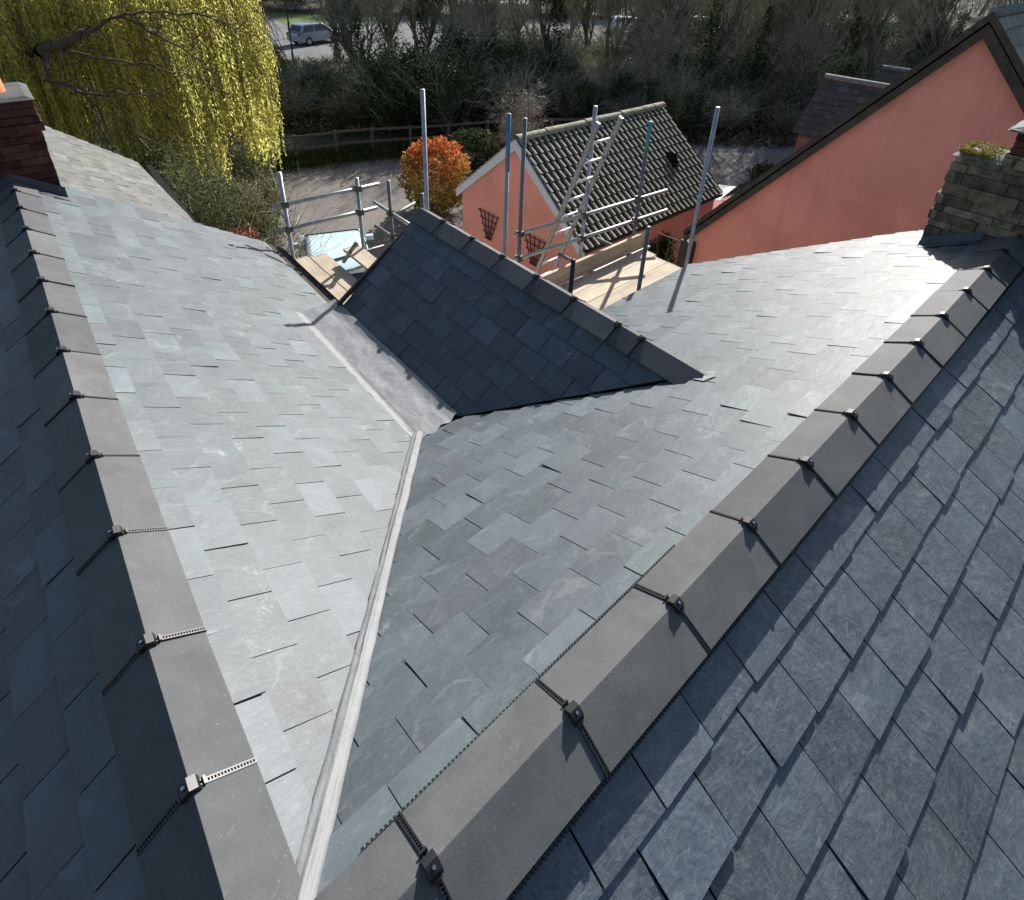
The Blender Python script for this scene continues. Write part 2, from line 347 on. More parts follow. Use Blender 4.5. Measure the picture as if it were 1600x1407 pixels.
def ridge_tile_mesh(A, Sv, t1, t2, L, seed, wing=.142, th=.016):
    """origin at the tile's apex start; A axis, Sv horizontal side vector, falls t1 on +Sv and t2 on -Sv"""
    q = random.Random(seed); mb = MB(); A = Vector(A); Sv = Vector(Sv); Z = Vector((0, 0, 1))
    prof = [(-wing, -wing * t2), (-.003, -.003 * t2 - .0002), (0, -.0004), (.003, -.003 * t1 - .0002), (wing, -wing * t1)]
    inn = [(wing - .004, -wing * t1 - th * 1.1), (0, -th * 1.25), (-wing + .004, -wing * t2 - th * 1.1)]
    ring = prof + inn; n = len(ring); tone = (q.random(), q.random(), q.random())
    sections = [(0.0, .002), (.004, 0), (L - .004, 0), (L, .002)]
    vs = []
    dz = q.uniform(-.0015, .0015)
    for s, inset in sections:
        for (a, z) in ring: vs.append(A * s + Sv * a * (1 - inset * 4) + Z * (z - inset + dz * (s / L)))
    fs = []
    for k in range(len(sections) - 1):
        for i in range(n): fs.append((k * n + i, k * n + (i + 1) % n, (k + 1) * n + (i + 1) % n, (k + 1) * n + i))
    fs += [tuple(range(n))[::-1], tuple((len(sections) - 1) * n + i for i in range(n))]
    mb.faces(vs, fs, tone)
    me = mb.mesh('ridge_tile', M_TILE)
    bm = bmesh.new(); bm.from_mesh(me); bmesh.ops.recalc_face_normals(bm, faces=bm.faces); bm.to_mesh(me); bm.free()
    return me
def clip_mesh(A, Sv, t1, t2, wing=.142, big=1.0):
    mb = MB(); A = Vector(A); Sv = Vector(Sv); Z = Vector((0, 0, 1))
    for sgn, t in ((1, t1), (-1, t2)):
        D = (Sv * sgn - Z * t).normalized(); Nn = (Z + Sv * sgn * t).normalized(); ln = wing * math.sqrt(1 + t * t)
        for s in (-1, 1): mb.obox(D * (ln * .5 + .006) + A * s * .0048 * big + Nn * .0028, A * .0016 * big, D * (ln * .5 - .006), Nn * .0022)
        k = .03
        while k < ln - .002: mb.obox(D * k + Nn * .002, A * .0060 * big, D * .0018, Nn * .0022); k += .0088
        mb.obox(D * .030 + Nn * .005, A * .010, D * .0035, Nn * .006)       # collar
        mb.obox(D * (ln + .001) - Nn * .009, A * .006, D * .0016, Nn * .011)
    # saddle block with its screw
    c = Z * .006 + Sv * (-.004)
    pr = [(-.025, -.017), (-.020, .004), (0, .015), (.020, .006), (.025, -.016)]
    ring = [Sv * a + Z * z for a, z in pr]; n = len(ring)
    mb.faces([c + r - A * .017 for r in ring] + [c + r + A * .017 for r in ring], [tuple(range(n)), tuple(range(n, 2 * n))[::-1]] + [(i, n + i, n + (i + 1) % n, (i + 1) % n) for i in range(n)])
    N1 = (Z + Sv * -.5).normalized(); p = c + Sv * -.010 + Z * .012
    mb.tube(p, p + N1 * .004, .0042, n=10, mi=1)
    mb.tube(p + Z * .0, p + N1 * .0015, .0065, n=10, mi=0)
    me = mb.mesh('tile_clip', [M_BLACK, M_STEEL])
    bm = bmesh.new(); bm.from_mesh(me); bmesh.ops.recalc_face_normals(bm, faces=bm.faces); bm.to_mesh(me); bm.free()
    return me
def ridge(parent, P, A, Sv, t1, t2, joints, clipm, seed, skip_first_clip=False, wing=.142):
    P = Vector(P); A = Vector(A); Sv = Vector(Sv)
    for i in range(len(joints) - 1):
        s0, s1 = joints[i], joints[i + 1]
        me = ridge_tile_mesh(A, Sv, t1, t2, s1 - s0 - .004, seed + i, wing)
        o = bpy.data.objects.new('ridge_tile', me); COL.objects.link(o); o.parent = parent
        o.matrix_parent_inverse = Matrix.Translation(parent.location).inverted(); o.location = P + A * (s0 + .002)
        q = random.Random(seed * 7 + i); o.rotation_euler = (q.uniform(-.005, .005), q.uniform(-.005, .005), q.uniform(-.007, .007))
        if not (i == 0 and skip_first_clip):
            c = bpy.data.objects.new('tile_clip', clipm[0] if i < 4 else clipm[1]); COL.objects.link(c); c.parent = o
            c.location = A * (-.003); c.rotation_euler = (0, 0, q.uniform(-.04, .04))
def bellows(name, parent, P, A, Sv, t, L, wing=.142, zr=-.022, step=.0065, out=.006):
    """black corrugated roll that shows under the edge of the ridge tiles"""
    mb = MB(); P = Vector(P); A = Vector(A); Sv = Vector(Sv); Z = Vector((0, 0, 1)); n = int(L / (2 * step)); Nn = (Z + Sv * t).normalized(); D = (Sv - Z * t).normalized()
    e = P + D * (wing * math.sqrt(1 + t * t)) - Nn * .018
    for i in range(n):
        c = e + A * (i * 2 * step + step); mb.obox(c + D * (out - .02) , A * step * .62, D * .02, Nn * .0075)
    hs = (out + .024) / 2; mb.obox(e + A * L * .5 + D * (out - .004 - hs) - Nn * .003, A * L * .5, D * hs, Nn * .0065)
    return mb.build(name, M_BLACK, parent)
# ================================================================== GROUND
def sheet(name, pts, z, m, sub=None):
    mb = MB(); mb.poly([(p[0], p[1], z) for p in pts]); o = mb.build(name, m); tag(o, kind='structure'); return o
sheet('ground', [(-300, -300), (400, -300), (400, 400), (-300, 400)], G, M_GROUND)
FEN = [(-4, 22.0), (3.5, 21.6), (6.7, 21.1), (7.76, 20.75), (9.23, 20.45), (10.53, 20.0), (11.89, 19.4), (13.3, 18.8), (14.85, 18.2), (17.28, 16.9), (20.1, 15.3), (22.89, 13.9), (26.2, 12.8), (29.5, 11.9), (34, 10.9)]
sheet('yard', [(-6, -6), (34, -6), (34, 10.3)] + [(x - .25, y - .7) for x, y in FEN[::-1]][1:] + [(-6, 21)], G + .004, M_YARD)
P2 = lambda d, l: tuple((FW * d + RT * l)[:2])
cp = [P2(37.6, -26), P2(37.9, -8), P2(39.5, -5.5), P2(44.5, -3), P2(44.5, 8), P2(43, 9), P2(42.5, 44), P2(74, 60), P2(66, -30)]
sheet('car_park', cp, G + .004, M_ASPH)
sheet('grass_verge', [P2(58, -21), P2(58, -13.5), P2(67, -13), P2(67, -26)], G + .008, M_GRASS)
sheet('verge', [P2(36.2, -26), P2(36.4, -8), P2(38.3, -5), P2(37.9, -7.95), P2(37.6, -26)], G + .008, M_GRASS)

# ================================================================== THE NEWLY SLATED HOUSE
XR, YR = -0.138, 0.467
house = root('slate_house', (1.8, 2.0, G), 'newly re-roofed slate house filling the foreground, two ridges meeting beside the camera', 'house')
FL, FR, FLL, FRR = math.hypot(1, .68), math.hypot(1, .536), math.hypot(1, .72), math.hypot(1, .54)
def topband(n, v):
    def f(k, vt, t): return (t[0], min(1, t[1] + v), t[2]) if vt < n else t
    return f
o = slate_slope('roof_slope', M_SLATE, house, (XR, 0, -1.905), (0, 1, 0), (1, 0, -.68),
    [[(YR, 0), (2.545, 1.638 * FL), (4.4, 1.638 * FL), (4.4, 0)], [(4.4, 0), (4.4, 2.068 * FL), (6.62, 2.068 * FL), (6.47, 0)]], .245, .181, .042, .446, 3, tonefn=topband(.33, .24))
o['label'] = 'pale lit slate slope left of the lead valley'
o = slate_slope('roof_slope', M_SLATE, house, (0, YR, -1.905), (1, 0, 0), (0, 1, -.536),
    [[(XR, 0), (2.80, 0), (2.80, .868 * FR), (1.80, 2.03 * FR), (1.5, 2.078 * FR)], [(2.80, 0), (6.4, 0), (6.2, .65 * FR), (5.64, 2.61 * FR), (3.81, 2.61 * FR), (2.80, .868 * FR)]], .25, .181, .5, .627, 5, tonefn=topband(.33, .24))
o['label'] = 'grey slate slope between the lead valley and the right ridge'
o = slate_slope('roof_slope', M_SLATE_RIVEN_DIM, house, (0, YR, -1.945), (1, 0, 0), (0, -1, -.535),
    [[(XR, 0), (6.4, 0), (6.4, 3.0 * FRR), (XR - 3.0 * .54 / .72, 3.0 * FRR)]], .246, .182, .951, .48, 9, lift=.010, thick=.010, ragged=.0012, gap=(.003, .009), stag=.010, lv=.008)
o['label'] = 'near slate slope right of the right ridge with bold course shadows'
o = slate_slope('roof_slope', M_SLATE, house, (XR, 0, -1.905), (0, 1, 0), (-1, 0, -.72),
    [[(YR, 0), (6.3, 0), (6.3, 2.6 * FLL), (YR - 2.6 * .72 / .54, 2.6 * FLL)]], .246, .170, 1.25, .304, 13, gap=(.002, .007))
o['label'] = 'shaded slate slope left of the left ridge'
o = slate_slope('dormer_roof_slope', M_SLATE, house, (2.80, 0, -2.338), (0, 1, 0), (-1, 0, -.70),
    [[(1.335, 0), (4.42, 0), (4.33, .975 * 1.22), (2.55, .975 * 1.22)]], .25, .185, .11, .1, 17, gap=(.003, .007), lift=.007)
o['label'] = 'dark shaded slate slope of the small gabled dormer'
slate_slope('dormer_roof_slope', M_SLATE, house, (2.80, 0, -2.345), (0, 1, 0), (1, 0, -.95),
    [[(1.335, 0), (4.42, 0), (4.42, 1.01 * 1.379), (3.08, 1.01 * 1.379)]], .25, .185, .11, .1, 19)
# ridges with their clips
cR = clip_mesh((1, 0, 0), (0, 1, 0), .55, .55, .142, 1.15); cL = clip_mesh((0, 1, 0), (1, 0, 0), .7, .7, .142, 1.15); cD = clip_mesh((0, 1, 0), (1, 0, 0), .64, .64, .13, .6)
cR2 = clip_mesh((1, 0, 0), (0, 1, 0), .55, .55, .142, .62); cL2 = clip_mesh((0, 1, 0), (1, 0, 0), .7, .7, .142, .62)
ridge(house, (0, YR, -1.87), (1, 0, 0), (0, 1, 0), .55, .55, [-.21, .243, .714, 1.187, 1.649, 2.106, 2.549, 2.977, 3.42, 3.84, 4.29, 4.74, 5.17, 5.565], (cR, cR2), 11, True)
ridge(house, (XR, 0, -1.87), (0, 1, 0), (1, 0, 0), .7, .7, [.52, .961, 1.401, 1.87, 2.315, 2.764, 3.188, 3.635, 4.058, 4.50, 4.95, 5.40, 5.83, 6.10], (cL, cL2), 31, False)
ridge(house, (2.80, 0, -2.315), (0, 1, 0), (1, 0, 0), .64, .64, [1.30, 1.77, 1.975, 2.393, 2.802, 3.212, 3.626, 4.07, 4.47], (cD, cD), 51, True, .13)
bellows('ridge_vent_roll', house, (.135, YR, -1.87), (1, 0, 0), (0, 1, 0), .55, 1.3, out=.022)
bellows('ridge_vent_roll', house, (1.43, YR, -1.87), (1, 0, 0), (0, 1, 0), .55, 4.05, out=.008)
bellows('ridge_vent_roll', house, (-.1, YR, -1.893), (1, 0, 0), (0, -1, 0), .55, 5.6, out=.012)  # roll pushed out past the tiles, its black doubling as their shadow band
bellows('ridge_vent_roll', house, (XR, .6, -1.87), (0, 1, 0), (1, 0, 0), .7, 5.45)
bellows('ridge_vent_roll', house, (XR, .6, -1.87), (0, 1, 0), (-1, 0, 0), .7, 5.45, out=.0)
bellows('ridge_vent_roll', house, (2.80, 1.36, -2.315), (0, 1, 0), (1, 0, 0), .64, 3.05, wing=.13, out=.010)
bellows('ridge_vent_roll', house, (2.80, 1.36, -2.315), (0, 1, 0), (-1, 0, 0), .64, 3.05, wing=.13, out=.0)
# valley lead
def ribbon(name, path, prof, mats, parent, nz=.004, nw=.006):
    """path: list of (point, side vector, up vector); prof: list of (a, h)"""
    mb = MB(); rows = []
    for i, (p, s, u, k) in enumerate(path):
        row = []
        for j, (a, h) in enumerate(prof):
            q = noise.noise(Vector((p.x * 9 + j * .6, p.y * 9, 3.1 * j * .2))) ; q2 = noise.noise(Vector((p.y * 7 + j, p.x * 7, 1.7)))
            row.append(p + s * (a * k + q * nw) + u * (h + q2 * nz))
        rows.append(row)
    n = len(prof); vs = [v for r in rows for v in r]; fs = [(i * n + j, i * n + j + 1, (i + 1) * n + j + 1, (i + 1) * n + j) for i in range(len(rows) - 1) for j in range(n - 1)]
    mb.faces(vs, fs); return mb.build(name, mats, parent, True)
a0 = Vector((XR, YR, -1.905)); a1 = Vector((1.51, 2.56, -3.012)); d = a1 - a0; L_ = d.length; dn = d.normalized(); sd_ = dn.cross(Vector((0, 0, 1))).normalized(); up_ = sd_.cross(dn)
path = []
for i in range(121):
    f = i / 120; path.append((a0 + d * f, sd_, up_, .62 + .07 * math.sin(f * 9) + .04 * f))
prof = [(-.050, .024), (-.046, .031), (-.028, .033), (-.012, .035), (-.006, .042), (.006, .042), (.012, .034), (.028, .032), (.046, .030), (.050, .022)]
o = ribbon('valley_lead', path, prof, M_LEAD, house, .006, .004)
# lead gutter floor beside the dormer
mb = MB(); nx, ny = 26, 110; vs = []
for j in range(ny + 1):
    for i in range(nx + 1):
        fx, fy = i / nx, j / ny; x = 1.435 + .395 * fx + .006 * (fx < .02) * math.sin(j * .45); y0 = 2.50 + .05 * abs(fx - .4) ; y = y0 + (4.47 - y0) * fy
        if j == 0: y -= .012 * math.sin(i * .7) + .02 * max(0, 1 - abs(fx - .15) * 5)
        z = (-3.003 if fx < .8 else -3.003 + (fx - .8) * .08) + (.005 if y < 3.42 else 0)
        if fx < .16: z = max(-3.003, -1.905 - .68 * (x - XR) + .0135)
        z += .006 * noise.noise(Vector((x * 9, y * 5, 0))) + .0025 * noise.noise(Vector((x * 30, y * 22, 4)))
        if fy < .05: z += .012 * (1 - fy / .05)
        vs.append((x, y, z))
mb.faces(vs, [(j * (nx + 1) + i, j * (nx + 1) + i + 1, (j + 1) * (nx + 1) + i + 1, (j + 1) * (nx + 1) + i) for j in range(ny) for i in range(nx)])
mb.build('gutter_lead', M_LEAD, house, True)
# dressed lead saddle where the dormer ridge dies into the slope
mb = MB(); vs = []
for j in range(9):
    for i in range(9):
        x = 2.745 + .14 * i / 8; y = 1.235 + .12 * j / 8 + .03 * abs(i - 4) / 4
        zr = -1.905 - .536 * (y - YR) + .020; zd = -2.335 - .62 * abs(x - 2.80) + .012
        vs.append((x, y, max(zr, zd) + .006 * noise.noise(Vector((x * 20, y * 20, 2)))))
mb.faces(vs, [(j * 9 + i, j * 9 + i + 1, (j + 1) * 9 + i + 1, (j + 1) * 9 + i) for j in range(8) for i in range(8)])
mb.build('ridge_lead_saddle', M_LEAD, house, True)
# valley shadow batten under the dormer's cut slates, fascias and gutters
mb = MB()
mb.box(1.95, 1.985, 4.45, 6.6, -3.45, -3.33); mb.build('fascia', M_BARGE, house); mb = MB(); mb.box(3.81, 5.66, 3.075, 3.10, -3.44, -3.325);
mb.build('fascia', M_BARGE, house)
mb = MB()
for k in range(24):      # half round gutter along the left eave
    y0, y1 = 4.46 + k * .09, 4.46 + (k + 1) * .09
    for i in range(6):
        a, b = math.pi * i / 6, math.pi * (i + 1) / 6; c = (2.035, -3.375); r = .05
        mb.poly([(c[0] + r * math.cos(a), y0, c[1] - r * math.sin(a)), (c[0] + r * math.cos(b), y0, c[1] - r * math.sin(b)), (c[0] + r * math.cos(b), y1, c[1] - r * math.sin(b)), (c[0] + r * math.cos(a), y1, c[1] - r * math.sin(a))])
mb.build('gutter', M_BLACK, house, True)
mb = MB(); mb.box(-2.3, 1.80, -2.0, 6.30, G, -3.42); mb.box(1.80, 5.55, -2.0, 2.95, G, -3.42); mb.box(1.80, 3.70, 2.95, 4.22, G, -3.42)
# gable triangles
mb.poly([(-2.3, 6.30, -3.42), (XR, 6.30, -2.0), (1.85, 6.30, -3.35), (1.8, 6.30, -3.42)]); mb.poly([(1.80, 4.22, -3.42), (2.8, 4.22, -2.43), (3.7, 4.22, -3.26), (3.7, 4.22, -3.42)]); mb.poly([(5.55, -2.0, -3.42), (5.55, YR, -2.05), (5.55, 2.95, -3.32), (5.55, 2.95, -3.42)])
mb.build('wall', M_CREAM, house)
mb = MB()
def strip(a, b, wv, h):
    mb = MB(); a = Vector(a); b = Vector(b); m = (a + b) / 2; mb.obox(m, (b - a) / 2, wv, h); mb.build('verge_trim', M_BARGE, house)
strip((2.80, 4.44, -2.375), (1.80, 4.35, -2.99), (0, .012, 0), (0, 0, .025)); strip((2.80, 4.44, -2.375), (3.80, 4.44, -3.32), (0, .012, 0), (0, 0, .025))
strip((XR, 6.48, -1.93), (1.94, 6.63, -3.335), (0, .010, 0), (0, 0, .018)); strip((5.66, 3.08, -3.32), (6.22, 1.1, -2.26), (.010, 0, 0), (0, 0, .018))

def masonry(mb, x0, x1, y0, y1, z0, z1, ch, cw, seed, jit=.008, mi=0, mort=1):
    q = random.Random(seed); g = .006; dp = .055
    mb.box(x0 + .018, x1 - .018, y0 + .018, y1 - .018, z0, z1 - .005, mi=mort)
    z = z0; row = 0
    while z < z1 - .01:
        h = min(q.uniform(*ch), z1 - z)
        for (a0, a1, fn) in ((y0, y1, 'x0'), (y0, y1, 'x1'), (x0, x1, 'y0'), (x0, x1, 'y1')):
            a = a0 - (q.uniform(0, cw[1] * .6))
            while a < a1:
                b = a + q.uniform(*cw); ca, cb = max(a0, a) + g * .5, min(a1, b) - g * .5; a = b
                if cb - ca < .02: continue
                j = q.uniform(-jit, jit); zz = [q.uniform(-.003, .003) for _ in range(4)]; t = (q.random(), q.random(), q.random())
                lo, hi = z + g * .5, z + h - g * .5
                if fn == 'x0': P = [(x0 - j, ca, lo), (x0 + dp, ca, lo), (x0 + dp, cb, lo), (x0 - j, cb, lo), (x0 - j + zz[0], ca, hi), (x0 + dp, ca, hi), (x0 + dp, cb, hi), (x0 - j + zz[1], cb, hi)]
                elif fn == 'x1': P = [(x1 - dp, ca, lo), (x1 + j, ca, lo), (x1 + j, cb, lo), (x1 - dp, cb, lo), (x1 - dp, ca, hi), (x1 + j + zz[0], ca, hi), (x1 + j + zz[1], cb, hi), (x1 - dp, cb, hi)]
                elif fn == 'y0': P = [(ca, y0 - j, lo), (cb, y0 - j, lo), (cb, y0 + dp, lo), (ca, y0 + dp, lo), (ca, y0 - j + zz[0], hi), (cb, y0 - j + zz[1], hi), (cb, y0 + dp, hi), (ca, y0 + dp, hi)]
                else: P = [(ca, y1 - dp, lo), (cb, y1 - dp, lo), (cb, y1 + j, lo), (ca, y1 + j, lo), (ca, y1 - dp, hi), (cb, y1 - dp, hi), (cb, y1 + j + zz[1], hi), (ca, y1 + j + zz[0], hi)]
                mb.hexa(P, t, mi)
        z += h; row += 1
# right chimney: broad stone stack, mossy shoulder, brick upstand with a slab
mb = MB(); masonry(mb, 5.60, 5.98, -.55, 1.045, -2.55, -1.40, (.055, .10), (.12, .34), 5, .016)
ch = mb.build('chimney', [M_STONE, M_MORTAR], house); ch['label'] = 'stone chimney with a mossy shoulder at the end of the right ridge'
mb = MB(); vs = []; nx, ny = 10, 22
for j in range(ny + 1):
    for i in range(nx + 1):
        x = 5.585 + .41 * i / nx; y = -.10 + 1.16 * j / ny; e = min(i, nx - i, j, ny - j)
        vs.append((x, y, -1.398 + (.05 if e > 1 else .022 if e == 1 else 0) + .010 * noise.noise(Vector((x * 11, y * 11, 1)))))
mb.faces(vs, [(j * (nx + 1) + i, j * (nx + 1) + i + 1, (j + 1) * (nx + 1) + i + 1, (j + 1) * (nx + 1) + i) for j in range(ny) for i in range(nx)])
mb.build('flaunching', M_CAP, ch, True)
N_ = 5200; rg = np.random.default_rng(4); P = np.stack([5.60 + .37 * rg.random(N_), .77 + .26 * rg.random(N_), np.zeros(N_)], 1)
keep = np.array([noise.noise(Vector((p[0] * 7, p[1] * 7, 5))) > -.25 for p in P]); P = P[keep]; n = len(P)
P[:, 2] = -1.382 + .030 * rg.random(n); A1 = rg.normal(size=(n, 3)); A1[:, 2] += .8; A1 /= np.linalg.norm(A1, axis=1)[:, None]; B1 = np.cross(A1, rg.normal(size=(n, 3))); B1 /= np.linalg.norm(B1, axis=1)[:, None]
ln = (.012 + .024 * rg.random(n))[:, None]; wd = .005
V_ = np.stack([P - B1 * wd, P + B1 * wd, P + A1 * ln + B1 * wd * .4, P + A1 * ln - B1 * wd * .4], 1)
M_MOSS = foliage('moss_tuft', [(.16, .17, .04), (.30, .26, .08), (.38, .24, .10)], .2)
link('moss', quads('moss', V_, M_MOSS, np.stack([rg.random(n), rg.random(n), rg.random(n)], 1)), ch)
mb = MB(); masonry(mb, 5.57, 5.96, -.35, .745, -1.40, -1.30, (.07, .08), (.2, .3), 8, .010); masonry(mb, 5.59, 5.96, -.35, .73, -1.30, -1.12, (.05, .055), (.10, .2), 9, .014, 2)
mb.build('brick_upstand', [M_STONE, M_MORTAR, M_BRICK], ch)
mb = MB(); vs = []
for j in range(13):
    for i in range(9):
        x = 5.55 + .45 * i / 8; y = -.38 + 1.17 * j / 12; e = min(i, 8 - i, j, 12 - j); vs.append((x, y, -1.14 + (.012 if e == 0 else .05) + .01 * noise.noise(Vector((x * 15, y * 15, 0)))))
mb.faces(vs, [(j * 9 + i, j * 9 + i + 1, (j + 1) * 9 + i + 1, (j + 1) * 9 + i) for j in range(12) for i in range(8)]); mb.box(5.56, 5.99, -.37, .78, -1.14, -1.122)
mb.build('capping', M_CAP, ch)
# lead flashing along its foot
mb = MB()
pts = [(y, -1.905 - .536 * abs(y - YR)) for y in (1.03, .85, .66, .5, .2, -.1)]
for (y0, z0), (y1, z1) in zip(pts[:-1], pts[1:]):
    if y1 < .6: continue
    mb.poly([(5.583, y0, z0 + .10), (5.583, y1, z1 + .09), (5.580, y1, z1 + .02), (5.580, y0, z0 + .02)]); mb.poly([(5.580, y0, z0 + .022), (5.580, y1, z1 + .022), (5.49, y1, z1 + .021), (5.49, y0, z0 + .021)])
mb.build('chimney_flashing', simple('grey_blue_lead', (.09, .095, .11), .55, .4), ch)
# left chimney: dark red brick with an oversailing cap
mb = MB(); masonry(mb, XR - .31, XR + .31, 6.12, 6.75, -2.55, -1.47, (.062, .066), (.19, .215), 15, .004)
masonry(mb, XR - .325, XR + .325, 6.105, 6.765, -1.43, -1.37, (.062, .066), (.19, .215), 16, .003); masonry(mb, XR - .34, XR + .34, 6.09, 6.78, -1.50, -1.43, (.066, .07), (.19, .215), 17, .003)
masonry(mb, XR - .315, XR + .315, 6.115, 6.76, -1.37, -1.24, (.062, .066), (.19, .215), 18, .004)
ch2 = mb.build('chimney', [M_BRICK, M_MORTAR], house); ch2['label'] = 'dark red brick chimney at the end of the left ridge'
mb = MB(); x0, x1, y0, y1 = XR - .335, XR + .335, 6.095, 6.78
mb.hexa([(x0, y0, -1.24), (x1, y0, -1.24), (x1, y1, -1.24), (x0, y1, -1.24), (x0 + .05, y0 + .05, -1.215), (x1 - .05, y0 + .05, -1.215), (x1 - .05, y1 - .05, -1.205), (x0 + .05, y1 - .05, -1.205)])
mb.build('flaunching', simple('dark_cement_cap', (.10, .10, .10), .9, .2, nscale=9, var=.3, bump=.5), ch2)
mb = MB(); pc = (XR + .062, 6.42)
prof = [(.115, -1.21), (.11, -1.12), (.098, -.95), (.10, -.80), (.118, -.78), (.118, -.73), (.085, -.73), (.085, -.8)]
n = 24; vs = [(pc[0] + r * math.cos(2 * math.pi * i / n), pc[1] + r * math.sin(2 * math.pi * i / n), z) for r, z in prof for i in range(n)]
mb.faces(vs, [(k * n + i, k * n + (i + 1) % n, (k + 1) * n + (i + 1) % n, (k + 1) * n + i) for k in range(len(prof) - 1) for i in range(n)]); mb.build('chimney_pot', M_POT, ch2, True)
mb = MB()
for sx, tt in ((1, .68), (-1, .72)):
    mb.poly([(XR, 6.108, -1.905 + .10), (XR + sx * .33, 6.108, -1.905 - .33 * tt + .12), (XR + sx * .33, 6.106, -1.905 - .33 * tt + .02), (XR, 6.106, -1.89)])
    mb.poly([(XR, 6.104, -1.885), (XR + sx * .34, 6.104, -1.905 - .34 * tt + .022), (XR + sx * .34, 6.02, -1.905 - .34 * tt + .020), (XR, 6.02, -1.887)])
mb.build('chimney_flashing', simple('dark_lead', (.06, .065, .08), .5, .5, .2), ch2)

# ================================================================== OLD SLATE ROOF NEXT DOOR
nb = root('neighbour_house', (0, 8.6, G), 'older house with a weathered lichen-stained slate roof behind the left brick chimney', 'house')
slate_slope('roof_slope', M_SLATE_OLD, nb, (-.30, 0, -1.905 - .25 + .11), (0, 1, 0), (1, 0, -.70), [[(6.66, 0), (6.68, 1.72 * 1.22), (10.15, 1.60 * 1.22), (10.55, 0)]], .22, .15, 0, .1, 23, lift=.012, thick=.01, ragged=.004)
slate_slope('roof_slope', M_SLATE_OLD, nb, (-.30, 0, -1.905 - .25 + .11), (0, 1, 0), (-1, 0, -.70), [[(6.66, 0), (6.68, 1.9), (10.15, 1.9), (10.55, 0)]], .22, .15, 0, .1, 24)
mb = MB(); mb.box(-1.7, 1.2, 6.78, 10.05, G, -3.22); mb.poly([(-1.7, 10.06, -3.22), (1.2, 10.06, -3.22), (-.3, 10.06, -2.1)]); mb.build('wall', M_CREAM, nb)
mb = MB(); mb.obox((1.40, 8.42, -3.27), (.04, 1.72, 0), (.04, 0, 0), (0, 0, .04)); mb.build('gutter', M_BLACK, nb)

# ================================================================== PINK GARAGE
GX0, GX1, GY0, GY1, GYR = 8.0, 13.1, 6.72, 10.95, 8.86
GE, GR = -5.42, -3.66
garage = root('garage', (10.5, 8.85, G), 'small pink rendered garage with a mossy ribbed tile roof and pale bargeboards', 'garage')
mb = MB(); mb.box(GX0 + .06, GX1 - .1, GY0 + .12, GY1 - .12, G, GE - .08)
for x in (GX0 + .06, GX1 - .1): mb.poly([(x, GY0 + .12, GE - .08), (x, GY1 - .12, GE - .08), (x, GYR, GR - .14)])
mb.build('wall', M_PINK, garage)
tG = (GR - GE) / (GYR - GY0)
for sgn in (-1, 1):
    yE = GY0 if sgn < 0 else GY1; mb = MB(); t_ = (GR - GE) / abs(GYR - yE); Ls = math.hypot(GYR - yE, GR - GE)
    Vd = Vector((0, (yE - GYR), (GE - GR))).normalized(); Nn = Vector((0, -Vd.z * sgn, Vd.y * sgn)); Nn = Nn if Nn.z > 0 else -Nn
    cols = 29; cw = (GX1 - GX0) / cols; rows = 12; rg_ = Ls / rows; SUB = 8
    for r in range(rows):
        for c in range(cols):
            q = random.Random(r * 91 + c + sgn * 7); lf = .030 + q.uniform(-.004, .006); vs = []; fs = []; g = q.random()
            tw = q.uniform(-.006, .006)
            tones = []
            for k, (vv, hh) in enumerate(((r * rg_ - .02, 0.0), ((r + 1) * rg_ + tw, lf), ((r + 1) * rg_ + tw, lf - .018))):
                for i in range(SUB + 1):
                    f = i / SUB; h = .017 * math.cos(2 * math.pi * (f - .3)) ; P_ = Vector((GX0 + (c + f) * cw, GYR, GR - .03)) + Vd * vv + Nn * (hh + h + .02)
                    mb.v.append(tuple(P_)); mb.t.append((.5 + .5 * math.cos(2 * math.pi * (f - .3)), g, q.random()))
            b = len(mb.v) - 3 * (SUB + 1)
            for k in range(2):
                for i in range(SUB):
                    a_ = b + k * (SUB + 1) + i; mb.f.append((a_, a_ + 1, a_ + SUB + 2, a_ + SUB + 1) if sgn > 0 else (a_, a_ + SUB + 1, a_ + SUB + 2, a_ + 1)); mb.m.append(0)
    # missing tile
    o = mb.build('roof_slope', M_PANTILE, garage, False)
    mb = MB(); c_ = Vector(((GX0 + GX1) / 2, GYR, GR - .06)) + Vd * (Ls / 2); mb.obox(c_, ((GX1 - GX0) / 2 - .02, 0, 0), Vd * (Ls / 2), Nn * .02); mb.build('roof_lining', M_DARK, garage)
mb = MB()
for k in range(12):
    x0 = GX0 + k * (GX1 - GX0) / 12; x1 = x0 + (GX1 - GX0) / 12 + .01; q = random.Random(k); r = .105 + q.uniform(0, .006); dz = q.uniform(-.006, .006); vs = []
    for x in (x0, x1):
        for i in range(9):
            a = math.pi * i / 8; vs.append((x, GYR + math.cos(a) * (r + (.008 if x == x0 else 0)), GR - .045 + dz + math.sin(a) * (r + (.008 if x == x0 else 0))))
    mb.faces(vs, [(i, i + 1, 10 + i, 9 + i) for i in range(8)], (1, q.random(), .5))
mb.build('ridge_tiles', simple('lichened_ridge_tile', (.30, .285, .20), .9, .2, nscale=9, var=.45, bump=.5), garage, True)
mb = MB()
for yE in (GY0 - .04, GY1 + .04):
    a = Vector((GX0 - .01, GYR, GR - .02)); b = Vector((GX0 - .01, yE, GE - .06)); dv = (b - a); nn = Vector((0, -dv.z, dv.y)).normalized(); nn = nn if nn.z < 0 else -nn
    ax = Vector((.018, 0, 0)); top = [a, b, b + Vector((0, 0, -.20)), a + Vector((0, 0, -.24))]
    f0 = [p - ax for p in top]; f1 = [p + ax for p in top]; mb.hexa(f0 + f1)
mb.build('bargeboard', M_WHITE, garage)
